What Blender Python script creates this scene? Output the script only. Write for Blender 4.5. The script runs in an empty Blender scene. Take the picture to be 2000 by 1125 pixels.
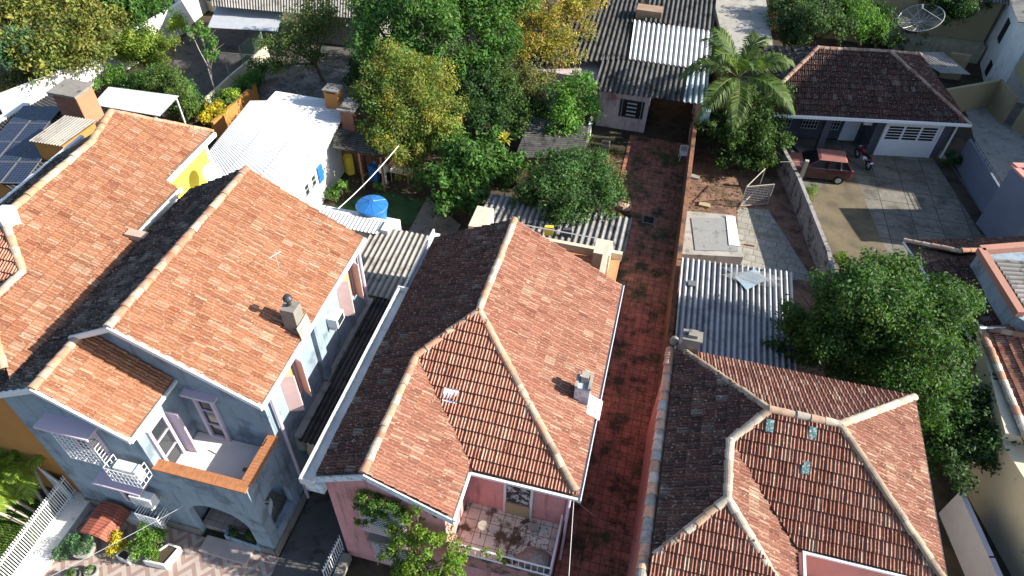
import bpy, bmesh, math, random
import numpy as np
from mathutils import Vector, Matrix

S = bpy.context.scene
# ---------------------------------------------------------------- camera
F, H = 1380.0, 25.0
PITCH, ROLL, YAW = math.radians(45.67), math.radians(2.0), math.radians(12.89)
_h = np.array([-math.sin(YAW), math.cos(YAW), 0]); _r = np.array([math.cos(YAW), math.sin(YAW), 0])
FW = _h * math.cos(PITCH) + np.array([0, 0, -1]) * math.sin(PITCH)
_u = np.cross(_r, FW)
RI = _r * math.cos(ROLL) + _u * math.sin(ROLL); UP = -_r * math.sin(ROLL) + _u * math.cos(ROLL)
CAM = np.array([0, 0, H])
cd = bpy.data.cameras.new('camera'); cam = bpy.data.objects.new('camera', cd); S.collection.objects.link(cam)
cd.sensor_width = 36; cd.lens = 36 * F / 2000; cd.clip_end = 2000; cd.clip_start = .1
m4 = Matrix.Identity(4)
for i in range(3):
    m4[i][0], m4[i][1], m4[i][2], m4[i][3] = RI[i], UP[i], -FW[i], CAM[i]
cam.matrix_world = m4; S.camera = cam
# ---------------------------------------------------------------- light
SUN_EL, SUN_AZ = math.radians(28.5), math.radians(6.5)     # azimuth from +X towards +Y
w = bpy.data.worlds.new('World'); S.world = w; w.use_nodes = True
nt = w.node_tree; bg = nt.nodes['Background']; sky = nt.nodes.new('ShaderNodeTexSky')
sky.sky_type = 'NISHITA'; sky.sun_disc = False; sky.sun_elevation = SUN_EL
sky.sun_rotation = math.pi / 2 - SUN_AZ; sky.air_density = 1.0; sky.dust_density = 1.0
nt.links.new(sky.outputs[0], bg.inputs[0]); bg.inputs[1].default_value = .10
sl = bpy.data.lights.new('sun', 'SUN'); sl.energy = 5.0; sl.angle = math.radians(.5); sl.color = (1, .93, .82)
so = bpy.data.objects.new('sun', sl); S.collection.objects.link(so)
sd = Vector((math.cos(SUN_EL) * math.cos(SUN_AZ), math.cos(SUN_EL) * math.sin(SUN_AZ), math.sin(SUN_EL)))
so.rotation_euler = sd.to_track_quat('Z', 'Y').to_euler(); so.location = (60, 20, 60)
S.view_settings.view_transform = 'Standard'; S.view_settings.look = 'None'
S.view_settings.exposure = 1.45; S.view_settings.gamma = 1
S.cycles.max_bounces = 6; S.cycles.diffuse_bounces = 3; S.cycles.transparent_max_bounces = 8

# ---------------------------------------------------------------- helpers
def at(px, py, z=0.0):
    "place on the height z seen at photo pixel px,py"
    d = (px - 1000) / F * RI - (py - 562.5) / F * UP + FW
    t = (z - H) / d[2]
    return Vector(CAM + t * d)
def aty(px, py, y):
    d = (px - 1000) / F * RI - (py - 562.5) / F * UP + FW
    return Vector(CAM + y / d[1] * d)
def atx(px, py, x):
    d = (px - 1000) / F * RI - (py - 562.5) / F * UP + FW
    return Vector(CAM + x / d[0] * d)

OFF = {}
def link(o): S.collection.objects.link(o); return o
def thing(name, label, cat, loc=(0, 0, 0), group=None):
    o = link(bpy.data.objects.new(name, None)); o.location = loc; o.empty_display_size = .3
    o['label'] = label; o['category'] = cat
    if group: o['group'] = group
    OFF[o] = Vector(loc); return o
def tag(o, label=None, cat=None, group=None, kind=None):
    for k, v in (('label', label), ('category', cat), ('group', group), ('kind', kind)):
        if v: o[k] = v
    return o

class MB:
    "collects faces, builds one mesh object"
    def __init__(s): s.v = []; s.f = []; s.c = []; s.cc = None
    def add(s, vs, fs, col=None):
        b = len(s.v); s.v += [tuple(x) for x in vs]
        for f in fs: s.f.append([b + i for i in f]); s.c.append(col if col is not None else s.cc)
        return s
    def box(s, x0, y0, z0, x1, y1, z1):
        return s.add([(x0, y0, z0), (x1, y0, z0), (x1, y1, z0), (x0, y1, z0), (x0, y0, z1), (x1, y0, z1), (x1, y1, z1), (x0, y1, z1)],
                     [(3, 2, 1, 0), (4, 5, 6, 7), (0, 1, 5, 4), (1, 2, 6, 5), (2, 3, 7, 6), (3, 0, 4, 7)])
    def prism(s, pts, z0, z1):
        "plan polygon pts (ccw) from z0 to z1 (numbers or per-vertex lists)"
        n = len(pts); z0 = z0 if hasattr(z0, '__len__') else [z0] * n; z1 = z1 if hasattr(z1, '__len__') else [z1] * n
        a = sum(pts[i][0] * pts[(i + 1) % n][1] - pts[(i + 1) % n][0] * pts[i][1] for i in range(n))
        if a < 0: pts = list(pts)[::-1]; z0 = z0[::-1]; z1 = z1[::-1]
        vs = [(p[0], p[1], z0[i]) for i, p in enumerate(pts)] + [(p[0], p[1], z1[i]) for i, p in enumerate(pts)]
        return s.add(vs, [tuple(range(n))[::-1], tuple(range(n, 2 * n))] + [(i, (i + 1) % n, n + (i + 1) % n, n + i) for i in range(n)])
    def extr(s, prof, axis, a0, a1):
        "profile of (h, z) extruded along axis 'x' or 'y'"
        n = len(prof)
        g = (lambda h, z, a: (h, a, z)) if axis == 'y' else (lambda h, z, a: (a, h, z))
        vs = [g(h, z, a0) for h, z in prof] + [g(h, z, a1) for h, z in prof]
        return s.add(vs, [tuple(range(n)), tuple(range(2 * n - 1, n - 1, -1))] + [(i, n + i, n + (i + 1) % n, (i + 1) % n) for i in range(n)])
    def slab(s, p, th):
        "convex 3-D polygon p (upper face) thickened downward by th"
        n = len(p); p = [Vector(q) for q in p]
        return s.add(p + [q - Vector((0, 0, th)) for q in p], [tuple(range(n)), tuple(range(2 * n - 1, n - 1, -1))] + [(i, n + i, n + (i + 1) % n, (i + 1) % n) for i in range(n)])
    def tube(s, a, b, r0, r1=None, n=6, cap=True):
        a, b = Vector(a), Vector(b); r1 = r0 if r1 is None else r1
        d = (b - a)
        if d.length < 1e-6: return s
        q = d.to_track_quat('Z', 'Y'); vs = []
        for p, r in ((a, r0), (b, r1)):
            for i in range(n):
                t = 2 * math.pi * i / n; vs.append(p + q @ Vector((r * math.cos(t), r * math.sin(t), 0)))
        fs = [(i, (i + 1) % n, n + (i + 1) % n, n + i) for i in range(n)]
        if cap: fs += [tuple(range(n))[::-1], tuple(range(n, 2 * n))]
        return s.add(vs, fs)
    def path(s, pts, r0, r1=None, n=6):
        r1 = r0 if r1 is None else r1; k = len(pts) - 1
        for i in range(k):
            s.tube(pts[i], pts[i + 1], r0 + (r1 - r0) * i / k, r0 + (r1 - r0) * (i + 1) / k, n)
        return s
    def bar(s, a, b, w, h=None):
        "square bar from a to b"
        return s.tube(a, b, w * .707, n=4)
    def lathe(s, c, prof, n=24):
        "profile of (radius, z) about the vertical through c"
        c = Vector(c); vs = []
        for r, z in prof:
            for i in range(n):
                t = 2 * math.pi * i / n; vs.append(c + Vector((r * math.cos(t), r * math.sin(t), z)))
        fs = []
        for k in range(len(prof) - 1):
            for i in range(n):
                j = (i + 1) % n; fs.append((k * n + i, k * n + j, (k + 1) * n + j, (k + 1) * n + i))
        if prof[0][0] > 1e-4: fs.append(tuple(range(n))[::-1])
        if prof[-1][0] > 1e-4: fs.append(tuple(range((len(prof) - 1) * n, len(prof) * n)))
        return s.add(vs, fs)
    def build(s, name, m, parent=None, smooth=False, bevel=0):
        me = bpy.data.meshes.new(name); o = bpy.data.objects.new(name, me)
        off = Vector((0, 0, 0)); p = parent
        if p is not None:
            o.parent = p; off = OFF[p]
        OFF[o] = off
        v = np.array([tuple(q) for q in s.v], dtype=float) - np.array(off)
        me.from_pydata(v.tolist(), [], s.f); me.materials.append(m)
        if any(c is not None for c in s.c):
            a = me.attributes.new('Col', 'FLOAT_COLOR', 'FACE')
            arr = np.array([(*(c if c is not None else (1, 1, 1)), 1) for c in s.c], dtype=np.float32)
            a.data.foreach_set('color', arr.ravel())
        if smooth: me.polygons.foreach_set('use_smooth', [True] * len(me.polygons))
        me.update()
        if bevel:
            b = o.modifiers.new('bevel', 'BEVEL'); b.width = bevel; b.segments = 2; b.limit_method = 'ANGLE'
        return link(o)

def one(name, mb, m, label, cat, group=None, kind=None, smooth=False, bevel=0):
    return tag(mb.build(name, m, None, smooth, bevel), label, cat, group, kind)

# ---------------------------------------------------------------- materials
def srgb(r, g, b): return tuple(((c / 255 + .055) / 1.055) ** 2.4 if c > 10 else c / 255 / 12.92 for c in (r, g, b))
def mat(name, col, rough=.85, var=.15, scale=2.0, col2=None, c2=(4.0, .55, .7), col3=None, c3=(1.2, .55, .7), bump=.15, bscale=30.0,
        attr=False, attrmul=False, metal=0.0, coat=0.0, spec=.3, streak=None, streakf=.5):
    m = bpy.data.materials.new(name); m.use_nodes = True; t = m.node_tree; N = t.nodes; L = t.links
    b = N['Principled BSDF']; b.inputs['Roughness'].default_value = rough; b.inputs['Metallic'].default_value = metal
    b.inputs['Coat Weight'].default_value = coat; b.inputs['Specular IOR Level'].default_value = spec
    tc = N.new('ShaderNodeTexCoord'); co = tc.outputs['Object']
    if attr:
        a = N.new('ShaderNodeAttribute'); a.attribute_name = 'Col'; cur = a.outputs['Color']
    else:
        a = N.new('ShaderNodeRGB'); a.outputs[0].default_value = (*col, 1); cur = a.outputs[0]
    def noise(sc, det=4.0, vec=None):
        n = N.new('ShaderNodeTexNoise'); n.inputs['Scale'].default_value = sc; n.inputs['Detail'].default_value = det
        n.inputs['Roughness'].default_value = .65; L.new(vec or co, n.inputs['Vector']); return n.outputs['Fac']
    def mix(f, c, blend='MIX', fac=1.0):
        nonlocal cur
        x = N.new('ShaderNodeMix'); x.data_type = 'RGBA'; x.blend_type = blend
        L.new(cur, x.inputs[6])
        if isinstance(c, tuple): x.inputs[7].default_value = (*c, 1)
        else: L.new(c, x.inputs[7])
        if f is None: x.inputs[0].default_value = fac
        else: L.new(f, x.inputs[0])
        cur = x.outputs[2]
    def ramp(f, lo, hi, a=0.0, b2=1.0):
        r = N.new('ShaderNodeMapRange'); r.interpolation_type = 'SMOOTHSTEP'
        r.inputs[1].default_value = lo; r.inputs[2].default_value = hi; r.inputs[3].default_value = a; r.inputs[4].default_value = b2
        L.new(f, r.inputs[0]); return r.outputs[0]
    if attrmul:
        a2 = N.new('ShaderNodeAttribute'); a2.attribute_name = 'Col'
    if col2: mix(ramp(noise(c2[0], 6), c2[1], c2[2]), col2)
    if col3: mix(ramp(noise(c3[0], 6), c3[1], c3[2]), col3)
    if streak:
        mp = N.new('ShaderNodeMapping'); mp.inputs['Scale'].default_value = (3, 3, .25); L.new(co, mp.inputs[0])
        mix(ramp(noise(1.6, 5, mp.outputs[0]), .5, .75, 0, streakf), streak)
    if attrmul: mix(None, a2.outputs['Color'], 'MULTIPLY', 1.0)
    if var:
        v = N.new('ShaderNodeMapRange'); v.inputs[1].default_value = .25; v.inputs[2].default_value = .75
        v.inputs[3].default_value = 1 - var; v.inputs[4].default_value = 1 + var; L.new(noise(scale, 6), v.inputs[0])
        vm = N.new('ShaderNodeVectorMath'); vm.operation = 'SCALE'; L.new(cur, vm.inputs[0]); L.new(v.outputs[0], vm.inputs['Scale']); cur = vm.outputs[0]
    L.new(cur, b.inputs['Base Color'])
    if bump:
        bp = N.new('ShaderNodeBump'); bp.inputs['Strength'].default_value = bump; bp.inputs['Distance'].default_value = .02
        L.new(noise(bscale, 5), bp.inputs['Height']); L.new(bp.outputs[0], b.inputs['Normal'])
    m['_bsdf'] = 1
    return m
def brickmat(name, c1, c2, mortar, bw, bh, ms=.02, rough=.85, plane='xy', offset=.5, var=.25, dirt=None, dirtc=(1.5, .5, .65), bump=.3, rot=0, bias=0.0, moss=None, mossc=(.6, .52, .68)):
    m = mat(name, c1, rough, var, 3.0, bump=0); t = m.node_tree; N = t.nodes; L = t.links
    tc = N.new('ShaderNodeTexCoord'); mp = N.new('ShaderNodeMapping'); L.new(tc.outputs['Object'], mp.inputs[0])
    sx = N.new('ShaderNodeSeparateXYZ'); cb = N.new('ShaderNodeCombineXYZ')
    mp.inputs['Rotation'].default_value = (0, 0, rot); L.new(mp.outputs[0], sx.inputs[0])
    if plane == 'xy': L.new(sx.outputs[0], cb.inputs[0]); L.new(sx.outputs[1], cb.inputs[1])
    else:
        ad = N.new('ShaderNodeMath'); L.new(sx.outputs[0], ad.inputs[0]); L.new(sx.outputs[1], ad.inputs[1])
        L.new(ad.outputs[0], cb.inputs[0]); L.new(sx.outputs[2], cb.inputs[1])
    br = N.new('ShaderNodeTexBrick'); br.offset = offset; L.new(cb.outputs[0], br.inputs['Vector'])
    br.inputs['Color1'].default_value = (*c1, 1); br.inputs['Color2'].default_value = (*c2, 1); br.inputs['Mortar'].default_value = (*mortar, 1)
    br.inputs['Scale'].default_value = 1; br.inputs['Brick Width'].default_value = bw; br.inputs['Row Height'].default_value = bh
    br.inputs['Mortar Size'].default_value = ms; br.inputs['Bias'].default_value = bias; br.inputs['Mortar Smooth'].default_value = .2
    cur = br.outputs['Color']
    if dirt:
        n = N.new('ShaderNodeTexNoise'); n.inputs['Scale'].default_value = dirtc[0]; n.inputs['Detail'].default_value = 8; n.inputs['Roughness'].default_value = .7
        L.new(tc.outputs['Object'], n.inputs['Vector'])
        r = N.new('ShaderNodeMapRange'); r.interpolation_type = 'SMOOTHSTEP'; r.inputs[1].default_value = dirtc[1]; r.inputs[2].default_value = dirtc[2]; L.new(n.outputs[0], r.inputs[0])
        x = N.new('ShaderNodeMix'); x.data_type = 'RGBA'; L.new(r.outputs[0], x.inputs[0]); L.new(cur, x.inputs[6]); x.inputs[7].default_value = (*dirt, 1); cur = x.outputs[2]
    if moss:
        n = N.new('ShaderNodeTexNoise'); n.inputs['Scale'].default_value = mossc[0]; n.inputs['Detail'].default_value = 9; n.inputs['Roughness'].default_value = .72; n.noise_dimensions = '4D'; n.inputs['W'].default_value = 3.7
        L.new(tc.outputs['Object'], n.inputs['Vector'])
        r = N.new('ShaderNodeMapRange'); r.interpolation_type = 'SMOOTHSTEP'; r.inputs[1].default_value = mossc[1]; r.inputs[2].default_value = mossc[2]; L.new(n.outputs[0], r.inputs[0])
        x = N.new('ShaderNodeMix'); x.data_type = 'RGBA'; L.new(r.outputs[0], x.inputs[0]); L.new(cur, x.inputs[6]); x.inputs[7].default_value = (*moss, 1); cur = x.outputs[2]
    vm = [n for n in N if n.type == 'VECT_MATH'][0]
    L.new(cur, vm.inputs[0])
    bp = N.new('ShaderNodeBump'); bp.inputs['Strength'].default_value = bump; bp.inputs['Distance'].default_value = .02; bp.invert = True
    L.new(br.outputs['Fac'], bp.inputs['Height']); L.new(bp.outputs[0], N['Principled BSDF'].inputs['Normal'])
    return m
def leafmat(name):
    m = bpy.data.materials.new(name); m.use_nodes = True; t = m.node_tree; N = t.nodes; L = t.links
    a = N.new('ShaderNodeAttribute'); a.attribute_name = 'Col'
    b = N['Principled BSDF']; b.inputs['Roughness'].default_value = .6; b.inputs['Specular IOR Level'].default_value = .22
    L.new(a.outputs['Color'], b.inputs['Base Color'])
    tr = N.new('ShaderNodeBsdfTranslucent'); g = N.new('ShaderNodeMix'); g.data_type = 'RGBA'; g.blend_type = 'MULTIPLY'; g.inputs[0].default_value = 1
    L.new(a.outputs['Color'], g.inputs[6]); g.inputs[7].default_value = (1.6, 1.7, .6, 1); L.new(g.outputs[2], tr.inputs[0])
    x = N.new('ShaderNodeMixShader'); x.inputs[0].default_value = .35
    L.new(b.outputs[0], x.inputs[1]); L.new(tr.outputs[0], x.inputs[2]); L.new(x.outputs[0], N['Material Output'].inputs[0])
    return m

TILE = mat('clay_tile', (1, 1, 1), .9, .34, 14, col2=(.44, .34, .26), c2=(12, .555, .70), col3=(.17, .075, .05), c3=(1.6, .58, .80), attr=True, bump=.25, bscale=60)
TILE_OLD = mat('mossy_clay_tile', (0.45, 0.45, 0.45), .95, .35, 9, col2=(0.162, 0.149, 0.126), c2=(9, .62, .72), col3=(0.0054, 0.00495, 0.00405), c3=(1.3, .42, .6), attr=True, bump=.3, bscale=60)
CAPM = mat('ridge_tile', (.8, .8, .8), .9, .3, 5, col2=(.26, .225, .185), c2=(3, .48, .66), col3=(.09, .08, .065), c3=(5, .6, .74), attr=True, bump=.3)
UNDER = mat('roof_board', (.10, .07, .05), .9)
WHITE = mat('white_paint', (.62, .62, .60), .75, .10, 1.2, col2=(.42, .41, .38), c2=(1.1, .54, .72), streak=(.25, .24, .21), streakf=.55, bump=.1)
WHITE_PLAIN = mat('white_metal', (.60, .61, .62), .45, .05, 3, bump=.02)
PINK = mat('pink_plaster', (.52, .245, .24), .88, .16, .7, col2=(.40, .175, .17), c2=(.9, .5, .68), col3=(.55, .30, .29), c3=(3.5, .62, .74), streak=(.17, .09, .085), streakf=.75, bump=.15)
PINK2 = mat('salmon_plaster', (0.448, 0.2, 0.168), .85, .12, .8, streak=(0.256, 0.128, 0.112), streakf=.5, bump=.08)
BLUE = mat('blue_plaster', (.20, .26, .315), .88, .14, .7, col2=(.12, .155, .19), c2=(1.0, .5, .66), col3=(.20, .25, .30), c3=(3, .62, .76), streak=(.07, .085, .10), streakf=.75, bump=.15)
LILAC = mat('lilac_trim', (.50, .42, .50), .8, .06)
YELLOW = mat('yellow_plaster', (.72, .56, .06), .85, .08, 1, bump=.05)
OCHRE = mat('ochre_plaster', (.36, .165, .045), .85, .1, 1, bump=.05)
BEIGE = mat('beige_plaster', (0.31, 0.248, 0.143), .85, .12, .7, streak=(0.186, 0.149, 0.093), streakf=.5, bump=.08)
CREAM = mat('cream_plaster', (0.465, 0.42, 0.315), .85, .12, .6, col2=(0.135, 0.128, 0.112), c2=(2.2, .62, .72), bump=.1)
GREYB = mat('grey_plaster', (0.069, 0.075, 0.09), .85, .1, 1, bump=.06)
STEELB = mat('slate_blue_plaster', (0.128, 0.15, 0.203), .85, .1, 1, bump=.06)
CONC = mat('concrete', (0.18, 0.168, 0.15), .9, .2, 1.5, col2=(0.06, 0.057, 0.051), c2=(2.5, .55, .7), bump=.2)
CONC_L = mat('pale_concrete', (0.273, 0.26, 0.234), .9, .2, 1.2, col2=(0.143, 0.13, 0.111), c2=(1.8, .5, .7), bump=.2)
FIBRO = mat('fibre_cement', (0.24, 0.234, 0.222), .9, .2, 2, col2=(0.06, 0.057, 0.054), c2=(1.3, .5, .66), col3=(0.3, 0.294, 0.276), c3=(5, .62, .72), attrmul=True, bump=.2)
FIBRO_DK = mat('mossy_fibre_cement', (.085, .082, .076), .95, .3, 2, col2=(.03, .03, .028), c2=(1.5, .48, .64), col3=(.2, .195, .18), c3=(7, .66, .74), attrmul=True, bump=.3)
FIBRO_P = mat('pale_fibre_cement', (.30, .285, .255), .9, .18, 1.5, col2=(.17, .155, .135), c2=(1.4, .5, .68), col3=(.13, .09, .06), c3=(4, .62, .74), attrmul=True, bump=.15)
ZINC = mat('galvanised_sheet', (0.413, 0.427, 0.45), .5, .12, 1.5, metal=.25, bump=.03)
WZINC = mat('white_sheet', (.46, .47, .48), .7, .10, 1, col2=(.36, .36, .355), c2=(.8, .55, .75), bump=.02)
DARK = mat('dark_void', (.012, .012, .013), .9, 0, bump=0)
GLASS = mat('window_glass', (.025, .03, .035), .12, .1, 1, bump=0, spec=.6)
BARK = mat('bark', (.13, .095, .065), .95, .3, 4, bump=.5, bscale=15)
PALEBARK = mat('pale_bark', (.30, .27, .22), .95, .25, 4, bump=.4, bscale=15)
LEAF = leafmat('leaf')
BLACK = mat('black_plastic', (.015, .015, .016), .5, .1, bump=0)
STEEL = mat('painted_steel', (.45, .46, .47), .5, .1, metal=.3, bump=0)
IRON = mat('dark_steel', (.05, .05, .055), .5, .1, metal=.4, bump=0)
WOOD = mat('weathered_wood', (.22, .14, .085), .9, .3, 4, bump=.3)
TERRA = mat('terracotta', (.46, .17, .07), .85, .2, 5)

# ---------------------------------------------------------------- roofs
RNG = np.random.default_rng(7)
def vnoise(x, y, seed, sc):
    r = np.random.default_rng(seed); o = 0
    for k in range(5):
        a, b, c, d = r.normal(size=4); o = o + np.sin(x * a * sc + y * b * sc + c * 3 + 1.2 * np.sin(x * b * sc * .7 - y * a * sc * .7 + d * 3))
    return o / 3.2
GR = (1.12, 1.06, .60, .82, 1.08, .60, .82)  # channel strips darkened: grime plus groove shade put into the tile colour
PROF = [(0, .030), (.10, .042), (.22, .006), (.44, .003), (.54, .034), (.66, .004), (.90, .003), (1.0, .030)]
def tile_cols(n, x, y, seed, kind):
    r = np.random.default_rng(seed)
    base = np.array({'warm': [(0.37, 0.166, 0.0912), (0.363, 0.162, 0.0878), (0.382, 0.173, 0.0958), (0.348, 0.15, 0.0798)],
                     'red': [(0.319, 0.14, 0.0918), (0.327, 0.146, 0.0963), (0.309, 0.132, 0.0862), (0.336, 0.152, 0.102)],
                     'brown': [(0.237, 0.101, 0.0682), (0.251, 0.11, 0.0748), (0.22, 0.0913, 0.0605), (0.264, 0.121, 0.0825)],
                     'old': [(0.0921, 0.0431, 0.0327), (0.0772, 0.0371, 0.0297), (0.104, 0.0505, 0.0371), (0.0624, 0.0342, 0.0282), (0.122, 0.0594, 0.0416)],  # weathered tone; on left slopes the shade is put into this colour
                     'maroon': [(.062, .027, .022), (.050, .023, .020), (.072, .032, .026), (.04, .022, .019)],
                     'dark': [(0.0338, 0.0286, 0.0247), (0.0468, 0.0377, 0.0312), (0.026, 0.0234, 0.0208), (0.0598, 0.0468, 0.039), (0.091, 0.0806, 0.0689)]}[kind])  # lichen-dark tone with the shade of left slopes put into the colour
    c = base[r.integers(0, len(base), n)] * (1 + r.normal(0, .045, (n, 1)))
    if kind in ('warm', 'red', 'brown'):
        p = .01 + .05 * np.clip(vnoise(x, y, seed + 3, .9), 0, 1.5)
        k = r.random(n) < p
        c[k] = c[k] * .4 + np.array((.40, .30, .21)) * (.5 + .3 * r.random((k.sum(), 1)))
        k = r.random(n) < .08 + .16 * np.clip(vnoise(x, y, seed + 5, .7), 0, 1)
        c[k] *= np.array((.84, .76, .74))
    else:
        k = r.random(n) < (.10 if kind == 'dark' else .05); c[k] = c[k] * .6 + np.array((.16, .145, .125)) * (.3 + .6 * r.random((k.sum(), 1)))
    return np.clip(c, .01, .8)
def roof_plane(bmx, layer, polys, ep, ed, ze, slope, kind, seed, tw=.222, te=.39, under=True, lift=0.0):
    """tiles on the plane z = ze + slope * (distance upslope from the eave line through ep with direction ed)"""
    ed = Vector((*ed, 0)).normalized(); up = Vector((-ed.y, ed.x, 0)); ep = Vector((*ep, 0))
    cosp = 1 / math.sqrt(1 + slope * slope); tev = te * cosp
    nrm = Vector((-up.x * slope, -up.y * slope, 1)).normalized()
    r = np.random.default_rng(seed); m = len(PROF)
    for poly in polys:
        uv = [((Vector((*p, 0)) - ep).dot(ed), (Vector((*p, 0)) - ep).dot(up)) for p in poly]
        u0, u1 = min(a for a, b in uv), max(a for a, b in uv); v0, v1 = min(b for a, b in uv), max(b for a, b in uv)
        tmp = bmesh.new(); ly = tmp.faces.layers.float_color.new('Col')
        I, J = np.meshgrid(np.arange(math.floor(u0 / tw), math.ceil(u1 / tw)), np.arange(math.floor(v0 / tev), math.ceil(v1 / tev)))
        I = I.ravel(); J = J.ravel(); n = len(I)
        cx = (I + .5) * tw; cy = (J + .5) * tev
        # discard tiles clear of the polygon
        keep = np.ones(n, bool); k = len(uv)
        ar = sum(uv[i][0] * uv[(i + 1) % k][1] - uv[(i + 1) % k][0] * uv[i][1] for i in range(k)); sg = 1 if ar > 0 else -1
        for i in range(k):
            (a, b), (c, d) = uv[i], uv[(i + 1) % k]; ln = math.hypot(c - a, d - b)
            if ln < 1e-6: continue
            keep &= sg * ((c - a) * (cy - b) - (d - b) * (cx - a)) / ln > -.4
        I, J, cx, cy = I[keep], J[keep], cx[keep], cy[keep]; n = len(I)
        if n == 0: continue
        hsh = np.abs(np.sin(I * 12.9898 + J * 78.233 + seed) * 43758.5453) % 1
        cols = tile_cols(n, cx, cy, seed, kind)
        cols = cols * (1 - .16 * np.clip(np.sin(I * 1.73 + seed) * np.sin(I * .61 + seed * 2) + .35 * np.sin(I * 5.1), 0, 1) * np.clip(.3 + .7 * (cy.max() - cy) / (np.ptp(cy) + .1), 0, 1))[:, None]
        tl = r.normal(0, .006, n); sk = r.normal(0, .004, n)
        pale = np.array((.47, .34, .245)) if kind in ('warm', 'red', 'brown') else np.array((.13, .105, .085))
        patch = np.clip(vnoise(cx, cy, seed + 11, .8) + .25, 0, 1)
        stk = (r.random((n, 2)) < (.10 + .22 * patch[:, None])) * r.uniform(.05, .42, (n, 2)); drk = r.uniform(.86, 1.08, (n, 2))
        for q in range(n):
            rows = []
            for vv, hh, lipd in ((J[q] + 1.06, -.006, 0), (J[q], .056 + tl[q], 0), (J[q], -.012, 1)):
                row = []
                for (uu, h) in PROF:
                    P = ep + ed * ((I[q] + uu) * tw + sk[q]) + up * (vv * tev)
                    z = ze + slope * vv * tev + .022 * math.sin(P.x * 1.1 + P.y * .7 + seed) + .018 * math.sin(P.y * 1.9 - P.x * .8)
                    hz = (hh + h if not lipd else hh) + lift
                    row.append(tmp.verts.new((P.x + nrm.x * hz, P.y + nrm.y * hz, z + nrm.z * hz)))
                rows.append(row)
            c4 = (*cols[q], 1)
            for a in range(2):
                for b in range(m - 1):
                    f = tmp.faces.new((rows[a + 1][b], rows[a + 1][b + 1], rows[a][b + 1], rows[a][b])); g = GR[b]; ri_ = 0 if b < 3 or b == 6 else 1; g *= drk[q, ri_] * (.55 if a else 1); k_ = stk[q, ri_] if (a == 0 or stk[q, ri_] > .5) else 0; f[ly] = (c4[0] * g * (1 - k_) + pale[0] * k_, c4[1] * g * (1 - k_) + pale[1] * k_, c4[2] * g * (1 - k_) + pale[2] * k_, 1)  # front lips darkened: the shade of each course edge is painted in
        pts = [Vector((*p, 0)) for p in poly]
        if sg < 0: pts = pts[::-1]
        if ed.cross(up).z < 0: pts = pts[::-1]
        for i in range(len(pts)):
            a, b = pts[i], pts[(i + 1) % len(pts)]; d = b - a
            if d.length < 1e-6: continue
            no = Vector((d.y, -d.x, 0)).normalized()
            bmesh.ops.bisect_plane(tmp, geom=tmp.verts[:] + tmp.edges[:] + tmp.faces[:], dist=1e-5, plane_co=a, plane_no=no, clear_outer=True)
        if under:
            zz = lambda p: ze + slope * (p - ep).dot(up) - .05 + lift
            top = [tmp.verts.new((p.x, p.y, zz(p))) for p in pts]; bot = [tmp.verts.new((p.x, p.y, zz(p) - .09)) for p in pts]
            k = len(pts); fs = [tuple(top), tuple(bot[::-1])] + [(top[i], bot[i], bot[(i + 1) % k], top[(i + 1) % k]) for i in range(k)]
            for f in fs:
                try: g = tmp.faces.new(f); g[ly] = (.10, .06, .04, 1)
                except ValueError: pass
        me = bpy.data.meshes.new('t'); tmp.to_mesh(me); tmp.free(); bmx.from_mesh(me); bpy.data.meshes.remove(me)
def roof(name, parent, planes, m, seed, te=.39):
    "one roof mesh from planes (polys, eave point, eave direction, eave height, slope, kind)"
    bmx = bmesh.new(); bmx.faces.layers.float_color.new('Col')
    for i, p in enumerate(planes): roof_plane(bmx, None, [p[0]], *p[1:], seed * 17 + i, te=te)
    off = OFF[parent]; bmesh.ops.translate(bmx, verts=bmx.verts[:], vec=-off)
    me = bpy.data.meshes.new(name); bmx.to_mesh(me); bmx.free(); me.materials.append(m)
    o = bpy.data.objects.new(name, me); o.parent = parent; OFF[o] = off
    return link(o)
def ridge(parent, lines, seed, r=.125, name='ridge_tiles', cols=None):
    mb = MB(); rg = random.Random(seed)
    cols = cols or [(.36, .20, .125), (.38, .26, .18), (.31, .145, .09), (.38, .30, .23)]
    for a, b in lines:
        mb = MB(); a, b = Vector(a), Vector(b); d = b - a; n = max(1, round(d.length / .40)); q = d.normalized()
        side = q.cross(Vector((0, 0, 1))).normalized(); upv = side.cross(q)
        for i in range(n):
            p0 = a + d * (i / n) - q * .03; p1 = a + d * ((i + 1) / n) + q * .02
            r0, r1 = r * 1.12, r * .93; vs = []; K = 7
            jz = rg.uniform(-.018, .012); p0 = p0 + side * rg.uniform(-.015, .015)
            for p, rr in ((p0, r0), (p1, r1)):
                for k in range(K + 1):
                    t = math.pi * (k / K) ; vs.append(p + side * (rr * math.cos(t)) + upv * (rr * .85 * math.sin(t) - .03 + jz))
            fs = [(k, k + 1, K + 2 + k, K + 1 + k)[::-1] for k in range(K)] + [tuple(range(K + 1))]
            c = rg.choice(cols); f = rg.uniform(.82, 1.15)
            mb.add(vs, fs, (c[0] * f, c[1] * f, c[2] * f))
        o = mb.build(name, CAPM, parent)
    return o
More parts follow.
